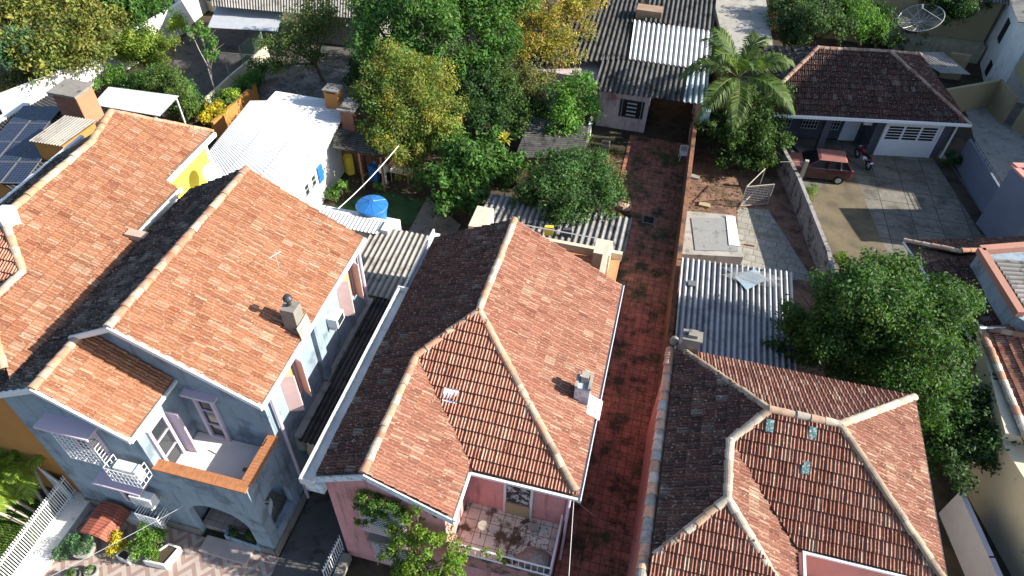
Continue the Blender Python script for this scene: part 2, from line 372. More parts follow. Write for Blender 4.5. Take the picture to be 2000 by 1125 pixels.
def corrugated(parent, name, m, p00, p10, p01, p11, pitch=.18, amp=.025, rows=1, thick=.012, seed=1, smooth=True, wav=0.0):
    "sheet whose waves run from p0x to p1x... p00->p10 crosses the waves, p00->p01 runs along them"
    p00, p10, p01, p11 = map(Vector, (p00, p10, p01, p11)); mb = MB(); rg = random.Random(seed)
    W = ((p10 - p00).length + (p11 - p01).length) / 2; n = max(2, round(W / pitch)); nu = n * 6
    nr = (p10 - p00).cross(p01 - p00).normalized()
    if nr.z < 0: nr = -nr
    for k in range(rows):
        va, vb = k / rows, (k + 1) / rows + (.02 if k < rows - 1 else 0)
        vs = []
        for v, ex in ((va, .012 * 1), ((va + vb) / 2, .006), (vb, 0)):
            A = p00.lerp(p01, min(v, 1)); B = p10.lerp(p11, min(v, 1))
            for i in range(nu + 1):
                u = i / nu; h = amp * math.cos(2 * math.pi * u * n) + ex * (rows > 1) + wav * math.sin(u * 9 + k * 2 + v * 5)
                vs.append(A.lerp(B, u) + nr * h)
        tone = [rg.uniform(.85, 1.1) for _ in range(n + 1)]
        for a in range(2):
            for i in range(nu):
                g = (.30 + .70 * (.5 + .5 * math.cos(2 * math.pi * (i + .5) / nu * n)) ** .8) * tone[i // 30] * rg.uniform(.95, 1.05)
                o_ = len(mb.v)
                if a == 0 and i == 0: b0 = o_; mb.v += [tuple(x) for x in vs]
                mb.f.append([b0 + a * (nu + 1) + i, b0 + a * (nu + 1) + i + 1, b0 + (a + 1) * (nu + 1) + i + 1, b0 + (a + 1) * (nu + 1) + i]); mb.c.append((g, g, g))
    o = mb.build(name, m, parent, smooth)
    s = o.modifiers.new('thick', 'SOLIDIFY'); s.thickness = thick; s.offset = -1; s.use_rim = False
    return o
def opening(parent, face, a0, a1, z0, z1, c, frame=WHITE_PLAIN, glass=GLASS, fw=.07, depth=.08, bars=(0, 0), name='window', sign=-1):
    """window / door leaf lying on a wall: face 'y' (plane y=c, spans x) or 'x' (plane x=c, spans y); sign = outward direction"""
    f = MB()
    def bx(b, u0, w0, u1, w1, d0, d1):
        lo, hi = sorted((c + sign * d0, c + sign * d1))
        if face == 'y': b.box(u0, lo, w0, u1, hi, w1)
        else: b.box(lo, u0, w0, hi, u1, w1)
    bx(f, a0, z0, a0 + fw, z1, -.02, depth); bx(f, a1 - fw, z0, a1, z1, -.02, depth)
    bx(f, a0 + fw, z1 - fw, a1 - fw, z1, -.02, depth); bx(f, a0 + fw, z0, a1 - fw, z0 + fw, -.02, depth)
    nx, nz = bars
    for i in range(1, nx + 1):
        x = a0 + (a1 - a0) * i / (nx + 1); bx(f, x - .02, z0 + fw, x + .02, z1 - fw, .005, depth * .7)
    for i in range(1, nz + 1):
        z = z0 + (z1 - z0) * i / (nz + 1); bx(f, a0 + fw, z - .02, a1 - fw, z + .02, .005, depth * .62)
    o = f.build(name, frame, parent)
    g = MB(); bx(g, a0 + fw, z0 + fw, a1 - fw, z1 - fw, -.02, .012); g.build('pane', glass, o)
    return o

# ================================================================ GROUND
RED = brickmat('red_paving', (.32, .118, .078), (.25, .094, .066), (.06, .03, .022), .34, .34, .012, plane='xy', offset=0, var=.35, dirt=(.034, .028, .016), dirtc=(.8, .46, .62), moss=(.040, .052, .018), mossc=(.55, .50, .64))
SLAB = brickmat('slab_paving', (.165, .15, .125), (.12, .11, .095), (.04, .037, .032), 1.5, 1.15, .025, offset=0, var=.3, dirt=(.075, .066, .05), dirtc=(.8, .45, .68), rot=-.05)
SOIL = mat('soil', (0.055, 0.0413, 0.0275), .95, .3, 1.5, col2=(0.0275, 0.0231, 0.0165), c2=(.7, .45, .6), col3=(0.0385, 0.0468, 0.0165), c3=(1.3, .55, .65), bump=.5, bscale=12)
RSOIL = mat('reddish_soil', (0.18, 0.102, 0.072), .95, .25, 2, col2=(0.084, 0.054, 0.039), c2=(1.2, .45, .62), bump=.6, bscale=14)
ASPH = mat('grey_concrete_ground', (0.078, 0.075, 0.072), .95, .25, 1.2, col2=(0.036, 0.0348, 0.033), c2=(1.3, .5, .68), bump=.3)
def ground(name, pts, z, m, th=None):
    mb = MB(); mb.prism([(p[0], p[1]) for p in pts], z - (th or .25), z)
    return tag(mb.build(name, m), kind='structure')
g = MB(); g.add([(-400, -200, -.03), (400, -200, -.03), (400, 600, -.03), (-400, 600, -.03)], [(0, 1, 2, 3)]); tag(g.build('ground', SOIL), kind='structure')
ground('driveway', [(-.5, 2), (2.45, 2), (2.15, 38.9), (-1.6, 38.9), (-1.6, 31), (-.5, 31)], .02, RED)
ground('side_passage', [(-10.1, 4), (-7.8, 4), (-7.8, 11.4), (-10.1, 11.4)], .02, ASPH)

# ================================================================ PINK HOUSE (centre)
P = thing('pink_house', 'pink two-floor house with red tiled hip roof, ivy window and small terrace', 'house', (-4.2, 14.5, 0))
ws = MB()
ws.extr([(-7.78, 0), (-3.95, 0), (-3.95, 5.22), (-6.3, 6.47), (-7.78, 5.60)], 'y', 9.25, 13.2)
ws.extr([(-7.78, 0), (-.55, 0), (-.55, 5.1), (-4.62, 7.32), (-7.78, 5.62)], 'y', 15.4, 20.05)
ws.box(-3.95, 11.3, 0, -.55, 15.4, 5.02); ws.box(-7.78, 13.2, 0, -3.95, 15.4, 5.5)
ws.build('wall', PINK, P)
pl = [([(-7.95, 20.25), (-4.62, 20.25), (-4.62, 15.37), (-6.29, 13.64), (-7.95, 13.64)], (-7.95, 9.15), (0, -1), 5.71, .538, 'old'),  # left slope: weathered palette also carries painted shade
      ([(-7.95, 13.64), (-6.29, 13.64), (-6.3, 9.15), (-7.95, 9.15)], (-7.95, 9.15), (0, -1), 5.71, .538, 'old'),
      ([(-.16, 10.85), (-.16, 20.25), (-4.62, 20.25), (-4.62, 15.37)], (-.16, 10.85), (0, 1), 5.10, .538, 'red'),
      ([(-4.62, 15.37), (-6.3, 13.64), (-3.52, 10.85), (-.16, 10.85)], (-3.6, 10.85), (1, 0), 5.10, .538, 'red'),
      ([(-6.3, 13.64), (-6.3, 9.15), (-3.66, 9.15), (-3.66, 11.0)], (-3.66, 9.15), (0, 1), 5.20, .53, 'red')]
rf = roof('roof', P, pl, TILE, 3)
ridge(rf, [((-4.62, 20.25, 7.53), (-4.62, 15.37, 7.53)), ((-6.3, 9.15, 6.63), (-6.3, 13.64, 6.63))], 1)
ridge(rf, [((-.3, 10.98, 5.2), (-4.62, 15.37, 7.53)), ((-6.29, 13.64, 6.63), (-4.62, 15.37, 7.53))], 2, cols=[(.30, .20, .13), (.42, .30, .21), (.22, .16, .11), (.45, .24, .15)])
# box gutter along the left eave, eave board of the front gable, thin gutters
gt = MB()
gt.box(-8.38, 8.95, 5.38, -7.97, 17.3, 5.44); gt.box(-8.42, 8.95, 5.36, -8.34, 17.3, 5.66); gt.box(-8.02, 8.95, 5.44, -7.95, 17.3, 5.62); gt.box(-8.42, 8.93, 5.36, -7.95, 8.97, 5.66)
gt.box(-8.2, 17.3, 5.36, -7.94, 20.9, 5.42); gt.box(-8.24, 17.3, 5.34, -8.17, 20.9, 5.62); gt.box(-8.42, 17.28, 5.36, -7.95, 17.34, 5.70)
gt.build('box_gutter', mat('gutter_paint', (.52, .53, .53), .7, .12, 2, col2=(.3, .3, .29), c2=(1.5, .56, .7)), P)
gt = MB()
gt.box(-.17, 10.72, 4.96, -.09, 20.3, 5.03); gt.box(-.09, 10.72, 4.96, -.06, 20.3, 5.10); gt.box(-3.6, 10.74, 4.96, -.17, 10.82, 5.06); gt.box(-3.64, 9.1, 5.05, -3.56, 10.74, 5.14)
gt.build('gutter', WHITE_PLAIN, P)
bb = MB()
for (x0, z0, x1, z1) in ((-8.0, 5.60, -6.3, 6.52), (-6.3, 6.52, -3.62, 5.10)):
    bb.extr([(x0, z0 - .28), (x1, z1 - .28), (x1, z1), (x0, z0)], 'y', 9.1, 9.2)
bb.box(-8.35, 9.02, 4.85, -7.75, 9.24, 5.36)
bb.build('barge_board', mat('peeling_blue_paint', (.50, .56, .62), .85, .15, 3, col2=(.25, .28, .3), c2=(5, .5, .65)), P)
# terrace
te = MB(); te.box(-3.95, 9.45, 0, -.62, 11.3, 1.98)
te.build('terrace_base', PINK, P)
tf = MB(); tf.box(-3.93, 9.42, 1.98, -.60, 11.3, 2.08)
tf.build('terrace_floor', brickmat('terrace_tile', (.62, .60, .52), (.55, .51, .42), (.16, .13, .09), .42, .42, .012, offset=0, var=.2, dirt=(0.0975, 0.0675, 0.0413), dirtc=(1.6, .5, .62)), P)
pr = MB(); pr.box(-3.95, 9.34, 1.55, -.56, 9.44, 2.28); pr.box(-.62, 9.44, 1.55, -.52, 11.28, 2.28)
pr.build('terrace_kerb', mat('stained_pink', (.38, .19, .17), .9, .2, 2, col2=(.07, .06, .055), c2=(2, .42, .6)), P)
rl = MB()
for (x0, y0, x1, y1, k) in ((-3.9, 9.38, -.58, 9.38, 16), (-.58, 9.38, -.58, 11.25, 10)):
    for zz in (2.36, 2.92): rl.bar((x0, y0, zz), (x1, y1, zz), .045)
    for i in range(k + 1):
        t = i / k; rl.bar((x0 + (x1 - x0) * t, y0 + (y1 - y0) * t, 2.26), (x0 + (x1 - x0) * t, y0 + (y1 - y0) * t, 2.92), .02)
rl.build('railing', WHITE_PLAIN, P)
CURT = mat('patterned_curtain', (.40, .42, .45), .6, .2, 4, col2=(.03, .032, .036), c2=(5.5, .46, .5), bump=0)
d = opening(P, 'y', -2.62, -1.62, 2.09, 4.75, 11.3, WHITE_PLAIN, CURT, .09, .06, (0, 0), 'door')
kp = MB(); kp.box(-2.55, 11.22, 2.12, -1.69, 11.28, 2.85); kp.build('kick_panel', BEIGE, d)
gb = MB()
for i in range(9):
    z = 2.2 + i * .25; gb.tube((-.50, 11.5, z), (-.50, 12.3, z + .25), .012, n=4); gb.tube((-.50, 12.3, z), (-.50, 11.5, z + .25), .012, n=4)
gb.box(-.53, 11.45, 2.1, -.48, 11.5, 4.6); gb.box(-.53, 12.3, 2.1, -.48, 12.35, 4.6)
gb.build('window_grille', LILAC, P)
def diamond(mb, x0, x1, z0, z1, y, st=.16, r=.012):
    W, Hh = x1 - x0, z1 - z0
    for s in (1, -1):
        k = -Hh
        while k < W:
            a, b = max(0, k), min(W, k + Hh)
            if b > a:
                za, zb = z0 + (a - k), z0 + (b - k)
                xa, xb = (x0 + a, x0 + b) if s > 0 else (x1 - a, x1 - b)
                mb.tube((xa, y, za), (xb, y, zb), r, n=4)
            k += st
wo = opening(P, 'y', -6.6, -5.35, 3.0, 4.75, 9.25, STEEL, GLASS, .06, .05, (1, 1))
gr = MB(); diamond(gr, -6.75, -5.2, 2.95, 4.8, 9.05); gr.tube((-6.75, 9.05, 2.95), (-5.2, 9.05, 2.95), .02); gr.tube((-6.75, 9.05, 4.8), (-5.2, 9.05, 4.8), .02)
gr.build('grille', STEEL, wo)
wo = opening(P, 'y', -6.5, -5.3, .7, 2.0, 9.25, STEEL, GLASS, .06, .05, (1, 1))
gr = MB(); diamond(gr, -6.6, -5.2, .65, 2.05, 9.08); gr.build('grille', STEEL, wo)
sl_ = MB(); sl_.box(-6.7, 9.0, 2.2, -5.2, 9.25, 2.36); sl_.build('ledge', CONC, P)
# chimney on the right slope
ch = MB(); ch.box(-.98, 14.05, 5.2, -.48, 14.6, 6.2); ch.build('chimney', mat('chimney_render', (.30, .33, .38), .9, .2, 3, col2=(.5, .5, .5), c2=(3, .5, .6)), rf)
cc = MB(); cc.box(-1.0, 14.03, 6.2, -.9, 14.62, 6.3); cc.box(-.56, 14.03, 6.2, -.46, 14.62, 6.3); cc.box(-.84, 14.3, 6.2, -.6, 14.56, 6.5); cc.build('chimney_cap', CONC_L, rf)
fl = MB(); fl.slab([(-.5, 13.75, 5.36), (.0, 13.75, 5.10), (.0, 14.55, 5.10), (-.5, 14.55, 5.36)], .05); fl.build('flashing', ZINC, rf)
sk = MB(); sk.slab([(-5.05, 12.5, 6.06), (-4.55, 12.5, 6.06), (-4.6, 12.9, 6.275), (-5.1, 12.9, 6.275)], .03); sk.build('roof_glass', mat('glass_tile', (.62, .66, .7), .3, .2, 20), rf)
dp = MB(); dp.tube((-.42, 11.0, 4.98), (-.40, 11.0, .1), .05, n=8); dp.build('downpipe', LILAC, P)
# back terrace of the pink house
bt = MB(); bt.box(-7.6, 20.06, 0, -.55, 24.6, 2.5); bt.build('back_extension', PINK, P)
bf = MB(); bf.box(-5.2, 20.3, 2.5, -.5, 24.5, 2.56)
bf.build('terrace_floor', brickmat('orange_tile', (.46, .19, .09), (.40, .15, .07), (.3, .2, .14), .4, .4, .01, offset=0, var=.15), P)
bw = MB(); bw.box(-5.4, 24.45, 2.5, -.45, 24.65, 2.95); bw.box(-1.7, 23.4, 2.56, -.95, 24.4, 3.7)
bw.prism([(-1.25, 20.4), (-1.05, 20.4), (-1.05, 23.4), (-1.25, 23.4)], 2.56, [2.9, 2.9, 4.3, 4.3]); bw.box(-7.5, 23.4, 2.5, -6.7, 24.9, 3.9)
bw.build('terrace_wall', CREAM, P)
pn = MB(); pn.box(-7.3, 23.37, 2.9, -6.85, 23.4, 3.75); pn.build('panel', mat('rusty_panel', (.33, .14, .11), .9, .2), P)
rl = MB(); rl.bar((-5.3, 24.5, 3.6), (-1.7, 24.5, 3.6), .05); rl.bar((-4.2, 24.5, 2.9), (-4.2, 24.5, 3.6), .04); rl.build('railing', STEEL, P)

# ================================================================ BLUE HOUSE
B = thing('blue_house', 'two-floor blue house with orange tiled gable roof and balcony above an arched porch', 'house', (-13.5, 13, 0))
XL, XR = -17.1, -10.0
sB = .553
ws = MB()
ws.extr([(-16.9, 0), (-10.3, 0), (-10.3, 7.06), (-14.25, 9.22), (-16.9, 7.75)], 'y', 10.62, 18.0)
ws.extr([(-17.9, 0), (-13.45, 0), (-13.45, 6.75), (-15.72, 8.28), (-17.9, 7.15)], 'y', 8.6, 10.62)
# balcony block with the porch below: slab, parapets
ws.box(-13.45, 8.6, 3.35, -10.25, 10.62, 3.62)
ws.box(-13.45, 8.6, 3.62, -10.25, 8.8, 4.6); ws.box(-10.45, 8.8, 3.62, -10.25, 10.62, 4.6)
# porch front wall with a round arch opening x -13.1..-10.9, top 2.6
arch = [(-13.45, 0), (-13.2, 0)] + [(-12.05 + 1.15 * math.cos(math.pi - i * math.pi / 14), 1.55 + 1.05 * math.sin(i * math.pi / 14)) for i in range(15)] + [(-10.9, 0), (-10.25, 0), (-10.25, 3.35), (-13.45, 3.35)]
L_ = len(arch)
ws.extr(arch, 'y', 8.6, 8.82)
# porch side wall (faces +x) with an opening
ws.box(-10.47, 8.82, 0, -10.25, 9.05, 3.35); ws.box(-10.47, 10.25, 0, -10.25, 10.62, 3.35); ws.box(-10.47, 9.05, 0, -10.25, 10.25, .95); ws.box(-10.47, 9.05, 3.05, -10.25, 10.25, 3.35)
ws.build('wall', BLUE, B)
wm = MB(); wm.box(-17.92, 8.52, 0, -13.2, 8.59, .45); wm.box(-10.95, 8.52, 0, -10.2, 8.59, .45); wm.box(-10.24, 8.52, 0, -10.17, 18.0, .45); wm.build('plinth', CONC, B)
fb = MB(); fb.box(-13.3, 8.82, .02, -10.47, 10.62, .32)
fb.build('porch_floor', brickmat('porch_tile', (.36, .28, .25), (.30, .23, .2), (.12, .1, .09), .33, .33, .01, offset=0, var=.15), B)
bfl = MB(); bfl.box(-13.44, 8.8, 3.62, -10.45, 10.61, 3.66); bfl.build('balcony_floor', mat('balcony_tile', (.60, .57, .55), .7, .08, 2), B)
cp = MB(); cp.cc = None
for i in range(27):
    x0 = -13.48 + i * .121; cp.box(x0, 8.5, 4.60, x0 + .115, 8.88, 4.665)
for i in range(15):
    y0 = 8.89 + i * .117; cp.box(-10.55, y0, 4.60, -10.15, y0 + .111, 4.665)
cp.build('coping_tiles', mat('orange_brick', (.30, .125, .055), .85, .3, 6, bump=.2), B)
pl = [([(XL, 18.2), (-14.25, 18.2), (-14.25, 10.24), (XL, 10.24)], (XL, 8.3), (0, -1), 7.774, sB, 'dark'),  # left slopes: shade painted in through the dark palette
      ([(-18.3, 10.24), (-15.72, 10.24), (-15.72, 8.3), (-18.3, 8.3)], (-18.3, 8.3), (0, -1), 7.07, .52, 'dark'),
      ([(XR, 10.24), (XR, 18.2), (-14.25, 18.2), (-14.25, 10.24)], (XR, 10.24), (0, 1), 7.0, sB, 'warm'),
      ([(-13.26, 8.3), (-13.26, 10.6), (-15.72, 10.6), (-15.72, 8.3)], (-13.26, 8.3), (0, 1), 6.77, .655, 'warm')]
rf = roof('roof', B, pl, TILE, 5)
ridge(rf, [((-14.25, 10.24, 9.38), (-14.25, 18.2, 9.38)), ((-15.72, 8.3, 8.42), (-15.72, 10.6, 8.42))], 4, r=.14)
vg = MB()
for (x0, z0, x1, z1, y0, y1) in ((-16.0, 8.38, -14.25, 9.35, 10.16, 10.28), (-14.25, 9.35, -9.98, 7.0, 10.16, 10.28), (-18.32, 7.06, -15.72, 8.4, 8.22, 8.34), (-15.72, 8.4, -13.24, 6.77, 8.22, 8.34)):
    vg.extr([(x0, z0 - .16), (x1, z1 - .16), (x1, z1 + .02), (x0, z0 + .02)], 'y', y0, y1)
vg.box(-10.03, 10.2, 6.86, -9.93, 18.25, 6.97); vg.box(-13.27, 8.25, 6.62, -13.18, 10.6, 6.73)
vg.build('verge_board', WHITE_PLAIN, B)
sf = MB(); sf.extr([(-17.0, 7.55), (-14.25, 9.05), (-14.25, 9.2), (-17.0, 7.7)], 'y', 10.3, 10.62); sf.extr([(-14.25, 9.05), (-10.1, 6.76), (-10.1, 6.9), (-14.25, 9.2)], 'y', 10.3, 10.62)
sf.build('soffit', BLUE, B)
# front window with canopy and cage grille, balcony doors, ground window
def cage(parent, x0, x1, z0, z1, y, dep, nx, nz):
    c = MB(); r = .014
    for i in range(nx + 1):
        x = x0 + (x1 - x0) * i / nx; c.tube((x, y - dep, z0), (x, y - dep, z1), r, n=4)
        c.tube((x, y, z0), (x, y - dep, z0), r, n=4)
    for i in range(nz + 1):
        z = z0 + (z1 - z0) * i / nz
        c.tube((x0, y - dep, z), (x1, y - dep, z), r, n=4); c.tube((x0, y, z), (x0, y - dep, z), r, n=4); c.tube((x1, y, z), (x1, y - dep, z), r, n=4)
    return c.build('grille', WHITE_PLAIN, parent)
wo = opening(B, 'y', -16.2, -14.95, 4.6, 6.3, 8.6, LILAC, GLASS, .1, .06, (1, 1)); cage(wo, -16.25, -14.9, 4.55, 6.2, 8.55, .32, 8, 9)
wo = opening(B, 'y', -15.8, -14.75, 1.3, 2.9, 8.6, LILAC, GLASS, .1, .06, (1, 1)); cage(wo, -14.95, -14.1, 1.1, 1.75, 8.55, .5, 6, 4)
cn = MB(); cn.box(-16.5, 8.05, 6.40, -14.65, 8.6, 6.5); cn.box(-16.1, 8.15, 3.05, -14.3, 8.6, 3.13)
cn.build('canopy', LILAC, B)
opening(B, 'y', -12.9, -12.15, 3.66, 6.1, 10.62, LILAC, GLASS, .12, .1, (0, 2), 'balcony_door')
cn = MB(); cn.box(-13.1, 10.35, 6.2, -11.9, 10.62, 6.3); cn.build('door_hood', LILAC, B)
dd = opening(B, 'x', 8.95, 9.75, 3.66, 6.1, -13.45, LILAC, GLASS, .1, .1, (0, 2), 'balcony_door', sign=1)
dl = MB(); dl.box(-13.45, 9.85, 3.68, -13.0, 9.92, 5.9); dl.build('door_leaf', LILAC, dd)
for (y0, y1, z0, z1) in ((16.1, 17.3, 4.75, 6.6), (11.7, 12.6, 4.6, 6.5)):
    wo = opening(B, 'x', y0, y1, z0, z1, -10.3, LILAC, mat('amber_blind', (.36, .24, .13), .6, .1), .12, .06, (0, 0), sign=1)
    sh = MB(); sh.add([(-10.29, y0, z0), (-10.29, y0, z1), (-9.85, y0 + .18, z1), (-9.85, y0 + .18, z0), (-10.29, y0 - .04, z0), (-10.29, y0 - .04, z1), (-9.85, y0 + .14, z1), (-9.85, y0 + .14, z0)],
           [(0, 1, 2, 3), (7, 6, 5, 4), (0, 4, 5, 1), (3, 2, 6, 7), (1, 5, 6, 2), (0, 3, 7, 4)])
    sh.add([(-10.29, y1, z0), (-10.29, y1, z1), (-9.85, y1 - .18, z1), (-9.85, y1 - .18, z0), (-10.29, y1 + .04, z0), (-10.29, y1 + .04, z1), (-9.85, y1 - .14, z1), (-9.85, y1 - .14, z0)],
           [(3, 2, 1, 0), (4, 5, 6, 7), (1, 5, 4, 0), (7, 6, 2, 3), (2, 6, 5, 1), (4, 7, 3, 0)])
    sh.build('shutter', mat('pink_shutter', (.58, .40, .38), .7, .1), wo)
dp = MB(); dp.path([(-10.15, 10.9, 6.85), (-10.15, 10.9, .05)], .06, n=8); dp.build('downpipe', LILAC, B)
dp = MB(); dp.path([(-10.15, 17.9, 6.85), (-10.15, 17.9, 3.4)], .06, n=8); dp.build('downpipe', LILAC, B)
pil = MB(); pil.box(-10.3, 13.9, 0, -10.12, 14.3, 6.75); pil.build('pilaster', BLUE, B)
st = MB(); st.box(-12.95, 7.95, 0, -11.1, 8.55, .16); st.build('porch_step', mat('step_stone', (.34, .29, .27), .85, .15), B)
br = thing('broom', 'thin dark pole leaning on the balcony parapet of the blue house', 'pole', (-10.75, 10.0, 3.67)); mb = MB(); mb.tube((-11.05, 9.7, 3.68), (-10.35, 10.3, 4.95), .022); mb.build('handle', IRON, br); mb = MB(); mb.box(-11.2, 9.62, 3.665, -10.95, 9.74, 3.72); mb.build('brush', WOOD, br)
# chimney with cowl
ch = MB(); c = at(570, 612, 7.9)
ch.prism([(c.x - .24, c.y - .24), (c.x + .24, c.y - .24), (c.x + .24, c.y + .24), (c.x - .24, c.y + .24)], 7.2, 8.25)
ch.build('chimney', CONC, rf)
ck = MB(); ck.tube((c.x, c.y, 8.3), (c.x, c.y, 8.52), .07, n=10); ck.lathe((c.x, c.y, 8.5), [(.08, 0), (.15, .06), (.16, .13), (.10, .22), (0.001, .25)], 12); ck.build('cowl', IRON, rf)
fl = MB(); fl.slab([(c.x + .28, c.y - .35, 7.62), (-9.95, c.y - .35, 7.05), (-9.95, c.y + .35, 7.05), (c.x + .28, c.y + .35, 7.62)], .05); fl.build('flashing', CONC_L, rf)
at_ = MB(); c = at(545, 523, 8.3); at_.tube(c, c + Vector((0, 0, .65)), .012, n=5); at_.tube(c + Vector((-.1, -.2, .6)), c + Vector((.1, .2, .6)), .008, n=4)
for k in (-.2, 0, .2): at_.tube(c + Vector((-.12, k, .6)), c + Vector((.12, k, .6)), .006, n=4)
at_.build('aerial', STEEL, rf)

# ================================================================ TILED HOUSE right
T = thing('salmon_house', 'salmon walled house with brown-red hip roof and three glass tiles, beside the driveway', 'house', (6.3, 12.5, 0))
wl = MB(); wl.box(2.35, 11.2, 0, 10.0, 17.2, 4.9); wl.box(2.35, 7.8, 0, 6.2, 11.2, 4.85); wl.box(2.02, 7.6, 0, 2.35, 17.45, 5.0)
wl.build('wall', PINK2, T); wl = MB(); wl.box(10.0, 11.2, 0, 10.04, 17.2, 4.7); wl.build('bounce_skin', CREAM, T)  # unseen cream skin added to keep pink bounce light off the lilac wall
XE, YB, ZE, YF = 10.45, 17.6, 5.1, 11.35
sl2 = .545
rB = ZE + (YB - 14.3) * sl2     # ridge height
xa, xb = 5.05, XE - (YB - 14.3)
pl = [([(2.2, YB), (XE, YB), (xb, 14.3), (xa, 14.3)], (XE, YB), (-1, 0), ZE, sl2, 'brown'),
      ([(XE, YB), (XE, 10.9), (xb, 14.3)], (XE, 8), (0, 1), ZE, sl2, 'brown'),
      ([(XE, 10.9), (xb, 14.3), (xa, 14.3), (4.0, 13.25), (6.35, 10.9)], (2.2, 10.9), (1, 0), ZE - .05, (rB - ZE + .05) / 3.4, 'brown')]
zl = rB - (xa - 4.0) * .62
slL = (rB - 5.25) / (xa - 2.2)
z4 = rB - (xa - 4.02) * slL
pl += [([(2.2, YB), (xa, 14.3), (4.02, 13.25), (2.2, 13.25)], (2.2, 9), (0, -1), 5.25, slL, 'old'),  # slope away from the sun, its shade put into the tile colour
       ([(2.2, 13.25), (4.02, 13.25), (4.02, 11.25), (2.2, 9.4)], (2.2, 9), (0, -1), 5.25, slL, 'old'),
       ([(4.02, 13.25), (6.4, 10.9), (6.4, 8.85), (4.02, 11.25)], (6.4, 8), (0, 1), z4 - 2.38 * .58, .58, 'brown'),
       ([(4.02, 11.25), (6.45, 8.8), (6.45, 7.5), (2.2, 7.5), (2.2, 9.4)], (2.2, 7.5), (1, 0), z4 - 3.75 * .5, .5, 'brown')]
rf = roof('roof', T, pl, TILE, 9, te=.40)
grey = [(.34, .30, .24), (.28, .24, .19), (.40, .34, .27), (.30, .20, .14)]
ridge(rf, [((xa, 14.3, rB + .04), (xb, 14.3, rB + .04)), ((xa, 14.3, rB + .04), (4.02, 13.25, z4 + .05)), ((4.02, 13.25, z4 + .05), (4.02, 11.25, z4 + .05)),
           ((2.3, 9.5, 5.33), (4.02, 11.25, z4 + .05))], 6, r=.13, cols=grey)
ridge(rf, [((XE, YB, ZE + .05), (xb, 14.3, rB + .04)), ((6.4, 8.85, z4 - 1.3), (4.02, 11.25, z4 + .05))], 7, r=.13, cols=[(.38, .31, .24), (.34, .26, .19), (.40, .34, .27)])
ridge(rf, [((XE, 10.9, ZE + .05), (xb, 14.3, rB + .04)), ((2.3, YB - .1, 5.3), (xa, 14.3, rB + .04))], 8, r=.12, cols=[(.26, .2, .14), (.34, .27, .19), (.2, .15, .11)])
ridge(rf, [((2.02, 7.5, 5.12), (2.02, 17.5, 5.12))], 9, r=.17, name='parapet_tiles', cols=[(.50, .27, .17), (.46, .38, .3), (.54, .32, .22), (.34, .32, .28)])
gt = MB(); gt.box(XE, 10.8, 4.95, XE + .09, YB + .1, 5.05); gt.box(2.5, YB, 4.95, XE, YB + .09, 5.05); gt.build('gutter', IRON, T)
TEAL = mat('teal_glass_tile', (.05, .13, .13), .4, .5, 30, col2=(.3, .33, .33), c2=(14, .5, .6))
for (px, py) in ((1504, 831), (1588, 846), (1574, 913)):
    zz = rB - .7; c = None
    for _ in range(8):
        c = at(px, py, zz); zz = ZE - .05 + (c.y - 10.9) * (rB - ZE + .05) / 3.4 + .12
    sk = MB(); s_ = (rB - ZE + .05) / 3.4
    sk.slab([(c.x - .11, c.y - .17, zz - .17 * s_), (c.x + .11, c.y - .17, zz - .17 * s_), (c.x + .11, c.y + .17, zz + .17 * s_), (c.x - .11, c.y + .17, zz + .17 * s_)], .04); sk.build('roof_glass', TEAL, rf)
ch = MB(); ch.box(2.35, 17.35, 4.6, 2.95, 17.75, 5.9); ch.box(2.3, 17.3, 5.9, 3.0, 17.8, 6.0); ch.box(2.48, 17.4, 6.0, 2.8, 17.7, 6.15); ch.build('chimney', CONC, rf)
pb = MB(); c = Vector((2.1, 17.75, 5.3)); pb.lathe(c, [(.02, -.2), (.14, -.12), (.17, 0), (.14, .12), (.02, .17)], 12); pb.build('finial', CONC, T)
tr = MB(); tr.box(6.22, 8, 0, 10.1, 11.18, 2.9); tr.build('terrace_base', PINK2, T)
tf = MB(); tf.box(6.22, 8, 2.9, 10.1, 11.18, 2.96); tf.build('terrace_floor', mat('lilac_floor', (.50, .44, .47), .7, .15, 1), T)
rl = MB(); rl.box(6.48, 7.5, 5.0, 6.56, 10.8, 5.14); rl.box(6.5, 10.82, 4.98, XE, 10.9, 5.06); rl.build('front_gutter', WHITE_PLAIN, T)

